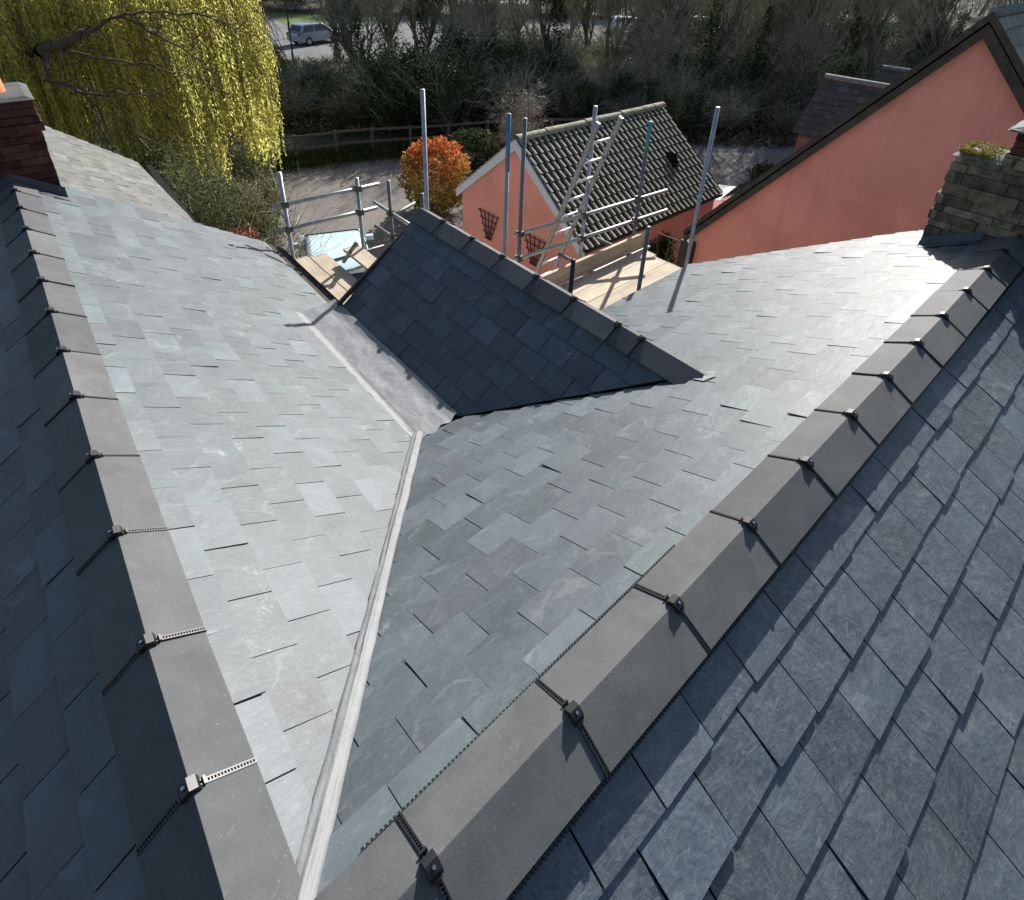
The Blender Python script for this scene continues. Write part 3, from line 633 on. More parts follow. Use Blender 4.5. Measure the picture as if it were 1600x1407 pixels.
mb = MB(); mb.box(GX0, GX1, GY0 - .02, GY0 + .03, GE - .10, GE - .03); mb.build('fascia', M_BARGE, garage); mb = MB(); mb.box(GX0, GX1, GY1 - .03, GY1 + .02, GE - .1, GE - .03); mb.build('fascia', M_BARGE, garage)
mb = MB()
for i in range(44):
    q = random.Random(i); c = Vector((12.05 + q.gauss(0, .06), 0, 0)); v = 1.55 + q.gauss(0, .08); Vd = Vector((0, GY0 - GYR, GE - GR)).normalized()
    p = Vector((c.x, GYR, GR + .02)) + Vd * v + Vector((0, -.03, .05)); mb.obox(p, Vector((q.gauss(0, .03), q.gauss(0, .03), q.gauss(0, .02))), Vector((0, .028, .008)), Vector((.016, 0, .016)), (q.random(), q.random(), 0))
mb.build('moss', simple('dark_moss', (.018, .018, .010), .95, .1), garage)

def trellis(y, z, label):
    t = root('trellis', (7.97, y, z - .35), label, 'trellis', 'fan trellises on the garage wall'); mb = MB()
    for k in range(5):
        f = (k - 2) / 2; mb.obox((8.02, y + f * .20, z), (.008, 0, 0), Vector((0, f * .13, .36)), (0, .011, 0))
    mb.build('uprights', M_TRELLIS, t); mb = MB()
    for k in range(5):
        f = -1 + k * .5; hw = .22 + f * .13 + .03; mb.obox((8.000, y, z + f * .33), (.007, 0, 0), (0, hw, 0), (0, 0, .011))
    mb.build('cross_slats', M_TRELLIS, t)
trellis(9.75, -6.05, 'dark fan trellis on the pink gable, the farther left of the pair')
trellis(8.15, -6.05, 'dark fan trellis on the pink gable behind the foot of the ladder')

# ================================================================== BIG PINK HOUSE
pink = root('pink_house', (12, 1.6, G), 'large pink rendered house gable with dark brown bargeboards on the right', 'house')
BX = 8.0; AP = (1.64, -.56); LE = (4.50, -4.07); RE = (-1.40, -4.0)
mb = MB(); pts = [(LE[0] - .05, G), (LE[0] - .05, LE[1] - .05), (AP[0], AP[1] - .1), (RE[0], RE[1]), (RE[0], G)]
vs = [(BX + .08, y, z) for y, z in pts] + [(16, y, z) for y, z in pts]; n = len(pts)
mb.faces(vs, [tuple(range(n))[::-1], tuple(range(n, 2 * n))] + [(i, (i + 1) % n, n + (i + 1) % n, n + i) for i in range(n)]); mb.build('wall', M_PINK, pink)
for a, b in ((AP, LE), (AP, RE)):
    d2 = Vector((0, b[0] - a[0], b[1] - a[1])); Ld = d2.length
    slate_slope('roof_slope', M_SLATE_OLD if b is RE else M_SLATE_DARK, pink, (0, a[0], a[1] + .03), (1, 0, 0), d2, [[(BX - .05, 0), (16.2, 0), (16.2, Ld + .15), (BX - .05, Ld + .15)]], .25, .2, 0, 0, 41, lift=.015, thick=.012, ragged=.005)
mb = MB()
for b in (LE, RE):
    a3 = Vector((BX - .02, AP[0], AP[1] + .04)); b3 = Vector((BX - .02, b[0], b[1] + .04)); e = (b3 - a3).normalized(); b3 = b3 + e * .12; ax = Vector((.03, 0, 0)); dn_ = Vector((0, 0, -.24)) if b is LE else Vector((0, 0, -.26))
    top = [a3, b3, b3 + dn_, a3 + dn_]; mb.hexa([p - ax for p in top] + [p + ax for p in top])
    a4 = a3 + Vector((-.04, 0, .015)); b4 = b3 + Vector((-.04, 0, .015)); dn2 = Vector((0, 0, -.10)); top = [a4, b4, b4 + dn2, a4 + dn2]; mb.hexa([p - ax * .5 for p in top] + [p + ax * .5 for p in top])
mb.build('bargeboard', M_BARGE, pink)
mb = MB(); mb.tube((BX + .05, AP[0], AP[1] + .03), (16.2, AP[0], AP[1] + .03), .06, n=12); mb.build('ridge_tiles', M_CAP, pink, True)
mb = MB(); mb.box(BX - .04, BX + .12, LE[0] - .10, LE[0] + .12, G, LE[1] - .25); mb.build('corner_post', M_BARGE, pink)
mb = MB(); mb.box(BX + .13, 16.0, LE[0] - .052, LE[0] - .02, G, LE[1] - .1); mb.build('bounce_shield', M_WALLBASE, pink)  # unseen dark skin added to cut pink bounce onto the garage wall
mb = MB()     # wall lantern on its bracket beside the corner post
c = Vector((7.86, 4.95, -4.45)); mb.tube((7.9, 4.62, -4.33), (7.86, 5.0, -4.33), .012, n=6); mb.tube((7.9, 4.62, -4.5), (7.86, 4.85, -4.34), .010, n=6)
mb.build('wall_bracket', M_BLACK, pink)

# ================================================================== SHADOWED HOUSES BEHIND
def barn(x, yr0, yr1, zr, run, t, label, grp):
    r = root('tiled_outbuilding', (x, (yr0 + yr1) / 2, G), label, 'outbuilding', grp); L = math.hypot(1, t)
    for s in (-1, 1): slate_slope('roof_slope', M_SLATE_DARK, r, (x, 0, zr), (0, 1, 0), (s, 0, -t), [[(yr0, 0), (yr1, 0), (yr1, run * L), (yr0, run * L)]], .25, .2, 0, 0, int(x * 3) + s, lift=.02, thick=.015)
    mb = MB(); mb.tube((x, yr0, zr), (x, yr1, zr), .08, n=10); mb.build('ridge_tiles', M_CAP, r, True)
    mb = MB(); mb.box(x - run + .15, x + run - .15, yr0 + .1, yr1 - .12, G, zr - run * t - .03); mb.poly([(x - run + .15, yr1 - .12, zr - run * t - .03), (x + run - .15, yr1 - .12, zr - run * t - .03), (x, yr1 - .12, zr - .1)]); mb.build('wall', M_WALLBASE, r)
    return r
barn(17.45, 2.0, 6.75, -3.07, 1.18, 1.15, 'shadowed outbuilding with a dark tiled roof peeping over the pink house verge', None)
barn(25.7, 3.0, 8.0, -3.85, 1.3, 1.1, 'small distant dark roof peeping above the pink house verge', None)
# ================================================================== SCAFFOLDING
TR = .0242
def coupler(mb, p, q=0):
    p = Vector(p); mb.obox(p, (.04, 0, 0), (0, .038, 0), (0, 0, .036)); mb.tube(p + Vector((.03, -.045, .02)), p + Vector((.03, .06, .02)), .010, n=6); mb.tube(p + Vector((-.045, .02, -.02)), p + Vector((.06, .02, -.02)), .010, n=6)
def pole(parent, x, y, zt, zb=G, m=None, name='upright_pole', r=TR, label=None):
    mb = MB(); mb.tube((x, y, zb), (x, y, zt), r, n=12); o = mb.build(name, m or M_GALV, parent, True)
    mb = MB(); mb.tube((x, y, zt), (x, y, zt + .008), r * 1.08, n=12)
    if label: o['label'] = label
    return o
def rail(parent, a, b, m=None, name='guard_rail', r=TR):
    mb = MB(); mb.tube(a, b, r, n=12); return mb.build(name, m or M_GALV, parent, True)
sc = root('scaffolding', (5.0, 4.2, G), 'galvanised tube scaffolding round the timber platform beside the garage', 'scaffolding')
pole(sc, 5.92, 3.30, -1.54)
o = pole(sc, 6.047, 4.227, -2.30, m=M_GALV_D); pole(sc, 6.047, 4.227, -1.93, -2.30, M_GREENP, 'painted_pole_end', TR + .001, 'pole end painted sea green')
pole(sc, 5.256, 4.46, -1.675); pole(sc, 4.389, 4.723, -1.741, m=M_GALV_D)
pole(sc, 4.197, 4.781, -2.35); pole(sc, 4.197, 4.781, -1.674, -2.35, M_BLUEP, 'painted_pole_end', TR + .001, 'pole end painted blue')
pole(sc, 5.05, 3.35, -2.75, m=M_GALV_D); pole(sc, 4.045, 3.52, -2.90, m=M_BLACK)
pole(sc, 3.36, 5.2, -1.385); pole(sc, 4.0, 6.3, -3.07, m=M_GALV_D)
rail(sc, (4.30, 4.75, -3.19), (6.474, 4.1, -2.909)); rail(sc, (4.33, 4.73, -3.53), (6.53, 4.083, -3.206))
rail(sc, (3.6, 3.33, -3.72), (6.3, 3.33, -3.72), M_GALV_D, 'ledger'); rail(sc, (3.95, 4.12, -3.72), (6.3, 4.12, -3.72), M_GALV_D, 'ledger')
for x in (4.2, 5.1, 5.86): rail(sc, (x, 3.2, -3.685), (x, 4.7, -3.685), M_GALV_D, 'transom')
def rz(x): return -3.19 + (x - 4.30) * (-2.909 + 3.19) / (6.474 - 4.30)
def rz2(x): return -3.53 + (x - 4.33) * (-3.206 + 3.53) / (6.53 - 4.33)
for x, y in ((4.389, 4.723), (5.256, 4.46), (6.047, 4.227), (4.197, 4.781)):
    for z in (rz(x), rz2(x)):
        if x < 4.3: continue
        mb = MB(); coupler(mb, (x, y, z)); mb.build('coupler', M_COUP, sc)
for x, y in ((5.92, 3.31), (5.05, 3.34), (4.045, 3.5)): 
    mb = MB(); coupler(mb, (x, y, -3.72)); mb.build('coupler', M_COUP, sc)
BG = 'pale boards forming the scaffold platform'
LB = ['clean timber scaffold board along the roof edge, nearest of the platform', 'middle timber scaffold board of the platform beside the slate slope', 'third timber scaffold board of the platform, next to the toe board']
for k in range(3):
    mb = MB(); y0 = 3.375 + k * .218; x1 = 5.98 - .03 * (k % 2) + .02 * k
    mb.box(4.02, x1, y0, y0 + .211, -3.66, -3.62, (k * .3, .3 + .3 * (k == 1) + .25 * (k == 2), k * .4)); 
    mb.box(x1 - .03, x1 + .0015, y0 - .0015, y0 + .2125, -3.661, -3.619, (.1, .1, .1))
    o = mb.build('scaffold_board', M_BOARD_X); tag(o, LB[k], 'board', BG)
mb = MB(); mb.box(4.02, 6.08, 4.04, 4.078, -3.60, -3.39, (.2, .6, .5)); tag(mb.build('toe_board', M_BOARD_X), 'timber board set on edge along the far side of the scaffold platform', 'board')
sl = root('scaffolding', (2.8, 6.3, G), 'tube guard rail scaffolding beside the yard, left of the dormer', 'scaffolding')
pole(sl, 2.17, 6.42, -2.40); pole(sl, 3.01, 6.20, -2.587); pole(sl, 3.525, 6.35, -2.79, m=M_GALV_D)
rail(sl, (2.03, 6.457, -2.815), (3.272, 6.134, -2.709)); rail(sl, (2.047, 6.453, -3.134), (3.225, 6.146, -3.022))
rail(sl, (3.53, 6.80, -3.25), (3.53, 5.2, -3.25), M_GALV, 'tie_tube'); rail(sl, (3.53, 6.82, -3.62), (3.53, 5.2, -3.60), M_GALV_D, 'tie_tube')
rail(sl, (3.42, 6.30, -3.30), (3.95, 6.42, -3.24), M_GALV_D, 'tie_tube')
rail(sl, (1.95, 6.42, -3.71), (4.05, 6.33, -3.71), M_GALV_D, 'transom'); rail(sl, (1.95, 5.52, -3.71), (3.7, 5.52, -3.71), M_GALV_D, 'transom'); rail(sl, (2.0, 6.05, -3.71), (3.7, 6.0, -3.71), M_GALV, 'transom')
rail(sl, (2.12, 5.2, -3.66), (2.12, 6.7, -3.66), M_GALV, 'ledger'); rail(sl, (2.72, 6.2, -3.66), (2.78, 5.9, -3.28), M_GALV_D, 'brace')
for x, y, z in ((2.17, 6.42, -2.80), (2.17, 6.42, -3.12), (3.01, 6.20, -2.73), (3.01, 6.20, -3.045), (3.525, 6.36, -3.25), (3.525, 6.36, -3.6), (2.12, 5.52, -3.69), (2.12, 6.40, -3.69)):
    mb = MB(); coupler(mb, (x, y, z)); mb.build('coupler', M_COUP, sl)
BG2 = 'worn boards left of the dormer'
for (x0, x1, y0, y1, z, lb) in ((2.19, 2.395, 5.25, 6.56, -3.62, 'worn timber board closest to the roof eave, left of the dormer'), (2.41, 2.615, 5.40, 6.50, -3.62, 'worn timber board second from the roof eave, left of the dormer'), (2.72, 2.925, 5.30, 6.17, -3.46, 'short raised timber board lying next to the dormer verge')):
    mb = MB(); mb.box(x0, x1, y0, y1, z - .038, z, (x0, .5, y0)); mb.box(x0 - .001, x1 + .001, y1 - .025, y1 + .001, z - .039, z + .001, (.2, .1, .2)); tag(mb.build('scaffold_board', M_BOARD_Y), lb, 'board', BG2)
# ladder
ld = root('ladder', (5.02, 6.11, G), 'aluminium ladder rising past the guard rails to the scaffold platform', 'ladder')
d = Vector((.017, -.46, 1.313)).normalized(); C0 = Vector((5.077, 4.56, -3.06)); Tp = C0 + d * 1.41; Bt = C0 - d * ((C0.z - G) / d.z); nrm = Vector((0, 1, .35)).normalized()
for s in (-1, 1):
    mb = MB(); m_ = (Tp + Bt) / 2 + Vector((s * .195, 0, 0)); mb.obox(m_, (.011, 0, 0), d * ((Tp - Bt).length / 2), nrm * .024)
    mb.obox(m_ + nrm * .022, (.016, 0, 0), d * ((Tp - Bt).length / 2), nrm * .004); mb.obox(m_ - nrm * .022, (.016, 0, 0), d * ((Tp - Bt).length / 2), nrm * .004); mb.build('stile', M_ALU, ld)
k = .28
while k < (Tp - Bt).length - .1:
    mb = MB(); p = Tp - d * k; mb.tube(p - Vector((.19, 0, 0)), p + Vector((.19, 0, 0)), .0165, n=8); mb.build('rung', M_RUNG, ld, True); k += .28

# ================================================================== CARS, BIN, LAMPS, FAR BUILDING
def car_parts(parent, col, L=4.1, Wd=1.7, H=1.46, van=False):
    """built round the origin, front towards +X, wheels on z = 0"""
    pm = paint('paint_' + parent.name, col, .2)
    prof_low = [(-L / 2, .35), (-L / 2, .70), (-L / 2 + .05, .92), (-L / 2 + .5, .98), (.55, .98), (1.0, .94), (L / 2 - .18, .80), (L / 2, .62), (L / 2, .30), (-L / 2 + .1, .26)]
    roof = [(-L / 2 + .18, .96), (-L / 2 + .42, H - .10), (-L / 2 + .75, H), (.15, H), (.45, H - .07), (1.12, .95)]
    mb = MB()
    def loft(prof, w0, w1, zlo, zhi, mi=0):
        n = len(prof); secs = []
        for f in (-1, -.86, .86, 1):
            row = []
            for x, z in prof:
                k = (z - zlo) / (zhi - zlo); k = min(1, max(0, k)); hw = (w0 + (w1 - w0) * k); zz = z - (.05 if abs(f) == 1 and z > zlo + .1 else 0); row.append((x * (1 - .015 * (abs(f) == 1)), f * hw, zz))
            secs += row
        fs = [(j * n + i, j * n + (i + 1) % n, (j + 1) * n + (i + 1) % n, (j + 1) * n + i) for j in range(3) for i in range(n)] + [tuple(range(n))[::-1], tuple(range(3 * n, 4 * n))]
        mb.faces(secs, fs, mi=mi)
    loft(prof_low, Wd / 2, Wd / 2 - .03, .3, .98); loft(roof, Wd / 2 - .06, Wd / 2 - .22, .96, H)
    me = mb.mesh('body', pm); bm = bmesh.new(); bm.from_mesh(me); bmesh.ops.recalc_face_normals(bm, faces=bm.faces); bmesh.ops.bevel(bm, geom=[e for e in bm.edges if e.is_manifold and e.calc_face_angle(0) > .3], offset=.025, segments=2, affect='EDGES', profile=.7); bm.to_mesh(me); bm.free()
    for p in me.polygons: p.use_smooth = True
    link('body', me, parent, True)
    def win(pts): 
        mb = MB(); c = sum((Vector(p) for p in pts), Vector()) / len(pts); mb.poly(pts); o = mb.build('window', M_GLASS, parent, local=True); return o
    hw0, hw1 = Wd / 2 - .06, Wd / 2 - .22; hwz = lambda z: hw0 + (hw1 - hw0) * (z - .96) / (H - .96) + .006
    def side(x0, x1, x2, x3, z0, z1):
        for s in (-1, 1): win([(x0, s * (hwz(z0)), z0), (x1, s * hwz(z0), z0), (x2, s * hwz(z1), z1 - .0), (x3, s * hwz(z1), z1)])
    side(-.55, .92, .45, -.45, 1.0, H - .13); side(-L / 2 + .35, -.65, -.55, -L / 2 + .62, 1.0, H - .13)
    e = .012
    win([(1.06 + e, -.70, 1.0 + e), (1.06 + e, .70, 1.0 + e), (.49 + e, .60, H - .075 + e), (.49 + e, -.60, H - .075 + e)])
    win([(-L / 2 + .20 - e, -.62, 1.02), (-L / 2 + .20 - e, .62, 1.02), (-L / 2 + .40 - e, .56, H - .14), (-L / 2 + .40 - e, -.56, H - .14)])
    for sx in (-L / 2 + .78, L / 2 - .80):
        for sy in (-1, 1):
            mb = MB(); mb.tube((sx, sy * (Wd / 2 - .18), .31), (sx, sy * (Wd / 2 + .012), .31), .31, n=20); wh = mb.build('wheel', M_TYRE, parent, local=True)
            mb = MB(); mb.tube((sx, sy * (Wd / 2), .31), (sx, sy * (Wd / 2 + .022), .31), .19, n=16); mb.build('rim', M_ALU, wh, local=True)
    for sy in (-1, 1):
        mb = MB(); mb.obox((L / 2 - .03, sy * .6, .68), (.05, 0, 0), (0, .16, 0), (-.02, 0, .07)); mb.build('headlight', M_WHITE, parent, local=True)
        mb = MB(); mb.obox((-L / 2 + .02, sy * .68, .82), (.04, 0, 0), (0, .10, 0), (0, 0, .09)); mb.build('tail_light', M_REDL, parent, local=True)
        mb = MB(); mb.obox((.75, sy * (Wd / 2 + .06), 1.02), (.05, 0, 0), (0, .09, 0), (0, 0, .06)); mb.build('wing_mirror', pm, parent, local=True)
M_REDL = simple('red_lens', (.35, .01, .01), .3, .5)
def car(x, y, rz, col, label, **k):
    r = root('parked_car', (x, y, G + .004), label, 'car', None, rz); car_parts(r, col, **k); return r
fa = math.atan2(FW.y, FW.x)
car(4.80, 11.35, math.atan2(.837, .38) + .05, (.60, .80, .88), 'pale blue car in the yard half hidden by the raised scaffold board', Wd=1.62, L=3.7)
car(16.2, 6.9, math.radians(100), (.85, .85, .85), 'white car roof showing between the garage and the pink gable', L=4.2)
car(20.1, 46.2, math.radians(14), (.22, .26, .32), 'grey car on the car park beyond the lamp post', H=1.55, L=4.0)
car(47.5, 37.2, math.radians(-35), (.8, .8, .8), 'white car glimpsed through the bare trees, left of the far pair')
car(54.5, 33.6, math.radians(-40), (.35, .45, .42), 'pale green car glimpsed through the bare trees, right of the far pair')
car(60.0, 24.5, math.radians(-40), (.75, .75, .75), 'white car far behind the trees above the dark tiled outbuildings')
bn = root('wheelie_bin', (13.9, 6.25, G), 'black wheelie bin standing behind the pink house verge', 'bin')
mb = MB(); mb.hexa([(13.68, 5.98, G + .06), (14.12, 5.98, G + .06), (14.12, 6.5, G + .06), (13.68, 6.5, G + .06), (13.6, 5.92, G + 1.0), (14.2, 5.92, G + 1.0), (14.2, 6.56, G + 1.0), (13.6, 6.56, G + 1.0)]); mb.build('body', M_BLACK, bn)
mb = MB(); mb.hexa([(13.56, 5.88, G + 1.0), (14.24, 5.88, G + 1.0), (14.24, 6.6, G + 1.0), (13.56, 6.6, G + 1.0), (13.62, 5.94, G + 1.08), (14.18, 5.94, G + 1.08), (14.18, 6.54, G + 1.11), (13.62, 6.54, G + 1.11)]); mb.build('lid', M_BLACK, bn)
for y in (6.0, 6.48):
    mb = MB(); mb.tube((14.1, y - .03, G + .1), (14.1, y + .03, G + .1), .1, n=14); mb.build('wheel', M_TYRE, bn)
def lamp(x, y, h, label):
    r = root('lamp_post', (x, y, G), label, 'lamp post', 'lamp posts on the car park')
    mb = MB(); mb.tube((x, y, G), (x, y, G + 1.1), .085, n=10); mb.tube((x, y, G + 1.1), (x, y, G + h), .05, .04, n=10); mb.build('pole', M_FENCEG, r, True)
    mb = MB(); mb.obox(Vector((x, y, G + h)) + RT * .25, RT * .3, FW * .1, (0, 0, .06)); mb.build('lamp_head', M_FENCEG, r)
M_FENCEG = simple('dark_green_post', (.04, .055, .045), .6, .4)
lamp(14.6, 37.2, 6.5, 'nearer dark lamp post at the car park edge beside the willow'); lamp(19.43, 49.56, 5.5, 'farther lamp post standing on the car park')
fb = root('white_building', (38, 50, G), 'low building with a pale roof far behind the bare trees', 'building')
def fbx(d0, d1, l0, l1, z0, z1, name, m):
    mb = MB(); c = FW * ((d0 + d1) / 2) + RT * ((l0 + l1) / 2); mb.obox((c.x, c.y, (z0 + z1) / 2), RT * ((l1 - l0) / 2), FW * ((d1 - d0) / 2), (0, 0, (z1 - z0) / 2)); mb.build(name, m, fb)
fbx(62, 70, -4.5, 1.5, G, G + 1.9, 'wall', M_WALLBASE); fbx(61.5, 70.5, -5, 2, G + 1.9, G + 2.1, 'roof', M_WHITE)
for k in range(3): fbx(61.9, 62.05, -3.6 + k * 1.9, -2.7 + k * 1.9, G + .7, G + 1.5, 'window', M_GLASS)

# ================================================================== FENCE
fe = root('post_and_rail_fence', (12, 19, G), 'dark two-rail timber fence between the yard and the wooded bank', 'fence')
acc = []
for (a, b) in zip(FEN[:-1], FEN[1:]):
    a = Vector((*a, G)); b = Vector((*b, G)); n = max(1, round((b - a).length / 1.75))
    for k in range(n):
        p = a + (b - a) * k / n; q = a + (b - a) * (k + 1) / n; mb = MB(); u = (b - a).normalized(); v = Vector((-u.y, u.x, 0))
        mb.obox(p + Vector((0, 0, .5)), u * .05, v * .045, (0, 0, .52)); mb.build('post', M_FENCE, fe)
        mb = MB()
        for h in (.50, .96): mb.obox((p + q) / 2 + Vector((0, 0, h + R_.uniform(-.015, .015))) - v * .055, u * ((q - p).length / 2), v * .014, (0, 0, .045))
        mb.build('rails', M_FENCE, fe)

# ================================================================== VEGETATION
def leaf_quads(P, size, rng, up=.0, aspect=.45, droop=None):
    n = len(P); A1 = rng.normal(size=(n, 3)); A1[:, 2] += up
    if droop is not None: A1 = A1 * droop + np.array([0, 0, -1.0])
    A1 /= np.linalg.norm(A1, axis=1)[:, None]; B1 = np.cross(A1, rng.normal(size=(n, 3))); B1 /= (np.linalg.norm(B1, axis=1)[:, None] + 1e-9)
    s = (size * (.6 + .8 * rng.random(n)))[:, None]; wv = s * aspect * .5
    return np.stack([P, P + A1 * s * .5 + B1 * wv, P + A1 * s, P + A1 * s * .5 - B1 * wv], 1)
def tones(n, rng, clump=None):
    t = np.stack([rng.random(n), rng.random(n), rng.random(n)], 1)
    if clump is not None: t[:, 0] = np.clip(clump, 0, 1)
    return t
def lumpy(n, rad, rng, lumps=26, shell=.55, lr=.38, flat=0.0):
    """points in lumps over an ellipsoid's volume, mostly near its surface"""
    c = rng.normal(size=(lumps, 3)); c /= np.linalg.norm(c, axis=1)[:, None]; c *= (shell + (1 - shell) * rng.random(lumps) ** .7)[:, None] * .82
    c[:, 2] = np.where(c[:, 2] < -flat, c[:, 2] * .8, c[:, 2])
    i = rng.integers(0, lumps, n); p = rng.normal(size=(n, 3)); p /= np.linalg.norm(p, axis=1)[:, None]; p *= (rng.random(n) ** .5)[:, None] * lr * (.7 + .6 * rng.random(lumps))[i][:, None]
    return (c[i] + p) * np.array(rad), rng.random(lumps)[i]
def segs_mesh(name, segs, m, n=3):
    """segs (K,8): p0 p1 r0 r1 -> open tubes"""
    S_ = np.array(segs, dtype=np.float64); a, b, r0, r1 = S_[:, :3], S_[:, 3:6], S_[:, 6], S_[:, 7]; d = b - a; d /= (np.linalg.norm(d, axis=1)[:, None] + 1e-9)
    h = np.where(np.abs(d[:, 2:3]) > .9, np.array([[1., 0, 0]]), np.array([[0, 0, 1.]])); u = np.cross(d, h); u /= np.linalg.norm(u, axis=1)[:, None]; v = np.cross(d, u)
    Q = []
    for i in range(n):
        c0, s0 = math.cos(2 * math.pi * i / n), math.sin(2 * math.pi * i / n); c1, s1 = math.cos(2 * math.pi * (i + 1) / n), math.sin(2 * math.pi * (i + 1) / n)
        o0 = u * c0 + v * s0; o1 = u * c1 + v * s1
        Q.append(np.stack([a + o0 * r0[:, None], a + o1 * r0[:, None], b + o1 * r1[:, None], b + o0 * r1[:, None]], 1))
    return quads(name, np.concatenate(Q), m)
def grow(seed, H, r0=.14, spread=.55, levels=6, upw=.35, droop=0.0, kids=(2, 4), seglen=.55, multi=1):
    q = random.Random(seed); big, twig = [], []
    def br(p, d, r, length, lev):
        n = max(2, int(length / seglen)); sl = length / n
        for k in range(n):
            d2 = (d + Vector((q.gauss(0, .13), q.gauss(0, .13), q.gauss(0, .08) + (upw * .12 if lev < 3 else -droop * .1)))).normalized(); p2 = p + d2 * sl; r2 = r * (1 - .42 / n)
            (big if r > .03 else twig).append((*p, *p2, r, r2)); p, d, r = p2, d2, r2
            if lev < levels and k >= (1 if lev == 0 else 0) and q.random() < (.95 if lev else .85):
                for _ in range(q.randint(*kids) if k == n - 1 else q.randint(1, 2)):
                    ax = d.orthogonal().normalized(); ax.rotate(Matrix.Rotation(q.uniform(0, 6.283), 3, d)); nd = (d * q.uniform(.5, 1.0) + ax * spread * q.uniform(.6, 1.4) + Vector((0, 0, upw * .5 - droop * (lev > 2)))).normalized()
                    br(p, nd, r * q.uniform(.48, .68), length * q.uniform(.5, .72), lev + 1)
    for m_ in range(multi):
        a = q.uniform(0, 6.28); br(Vector((q.uniform(-.2, .2) * (multi > 1), q.uniform(-.2, .2) * (multi > 1), 0)), Vector((math.cos(a) * .18 * (multi > 1), math.sin(a) * .18 * (multi > 1), 1)).normalized(), r0 * (1 if multi == 1 else .7), H * .42, 0)
    return big, twig
def thin(segs, cap, q):
    return segs if len(segs) <= cap else q.sample(segs, cap)
protos = []
for i, (H, lv, sp, mu, up) in enumerate([(11, 6, .5, 1, .5), (12.5, 6, .42, 1, .6), (9.5, 6, .6, 2, .4), (10.5, 6, .45, 3, .6), (8, 5, .7, 2, .3)]):
    b, t = grow(100 + i, H, .15 + .01 * i, sp, lv, up, 0, (2, 3), .6, mu); qq = random.Random(i)
    t = thin(t, 22000, qq); protos.append((segs_mesh('trunk', b, M_BARK, 6), segs_mesh('crown', [(*s[:6], max(.006, s[6]), max(.004, s[7])) for s in t], M_TWIG if i % 2 else M_TWIG2, 3)))
rgi = np.random.default_rng(77)
def ivy_mesh(seed, H, r=.32, n=2600, size=.13):
    rng = np.random.default_rng(seed); z = rng.random(n) ** 1.3 * H; a = rng.random(n) * 6.283; rr = r * (1.2 - .7 * z / H) * (.5 + .7 * rng.random(n)) * (1 + .5 * np.sin(z * 3 + a * 2))
    P = np.stack([np.cos(a) * rr, np.sin(a) * rr, z], 1); return quads('ivy', leaf_quads(P, size, rng), M_IVY, tones(n, rng))
ivies = [ivy_mesh(1, 5.0), ivy_mesh(2, 7.0, .45, 4200), ivy_mesh(3, 3.5, .3, 1800)]
tq = random.Random(5)
def put_tree(d, l, pi, s, rz, label, ivy=None):
    p = FW * d + RT * l; r = root('bare_tree', (p.x, p.y, G - .05), label, 'tree', 'leafless trees on the bank beyond the fence', rz); r.scale = (s, s, s * tq.uniform(.92, 1.1))
    for nm, me in zip(('trunk', 'crown'), protos[pi]): link(nm, me, r, True)
    if ivy is not None: link('ivy', ivies[ivy], r, True)
TL = 'leafless tree on the dark bank beyond the timber fence'
spots = []
def pxl(px, d): return (px - 783.5) / 910.4 * (.88 * d + 3.56)
for px, d, pi, s, iv in [(548, 36, 3, 1.0, 1), (600, 37, 3, 1.05, 1), (520, 40, 1, .9, 0), (655, 33, 0, 1, 0), (705, 38, 2, 1.1, None), (760, 34, 1, .95, 0), (810, 40, 3, 1, None), (855, 33, 0, 1, 1), (905, 37, 1, 1.05, None), (938, 32, 2, .95, None), (985, 36, 3, 1, 0), (1035, 33, 1, 1.1, 0), (1070, 38, 0, 1, None), (1085, 31.5, 3, .95, 1), (1130, 35, 2, 1, None), (1165, 32, 0, 1.05, 0), (1210, 37, 1, 1, 1), (1255, 33, 3, 1, None), (1300, 36, 2, 1.1, 0), (1345, 32, 0, 1, None), (1400, 37, 1, 1.1, 1), (1450, 34, 3, 1, 0), (1500, 38, 2, 1.1, None), (1560, 36, 0, 1.1, 1), (1620, 36, 1, 1.1, 1), (880, 44, 1, 1, None), (1180, 43, 3, 1.1, None), (1330, 44, 0, 1.2, 1), (1420, 45, 1, 1.2, 1), (640, 42, 1, 1.1, None), (560, 33, 4, .8, 0), (735, 30, 4, .7, None), (1010, 29.5, 4, .7, None), (1230, 30, 4, .75, None)]:
    spots.append((d, pxl(px, d), pi, s, iv, px))
def side_word(px):
    return ('above the left part of the fence' if px < 700 else 'behind the garage ridge' if px < 1040 else 'above the right part of the fence' if px < 1260 else 'behind the pink house')
for (d, l, pi, s, iv, px) in spots:
    put_tree(d, l, pi, s, tq.uniform(0, 6.28), '%s %s leafless tree %s%s' % ('nearer' if d < 34 else 'farther' if d < 39.5 else 'far', ('slim', 'tall', 'forked', 'many-stemmed', 'low spreading')[pi], 'with an ivy-clad trunk ' if iv is not None else '', side_word(px)), iv)
for k in range(26):
    px = 380 + k * 50 + tq.uniform(-20, 20); d = tq.uniform(74, 92); put_tree(d, pxl(px, d), tq.randrange(5), tq.uniform(1.1, 1.5), tq.uniform(0, 6.28), 'distant leafless tree in the belt beyond the car park')
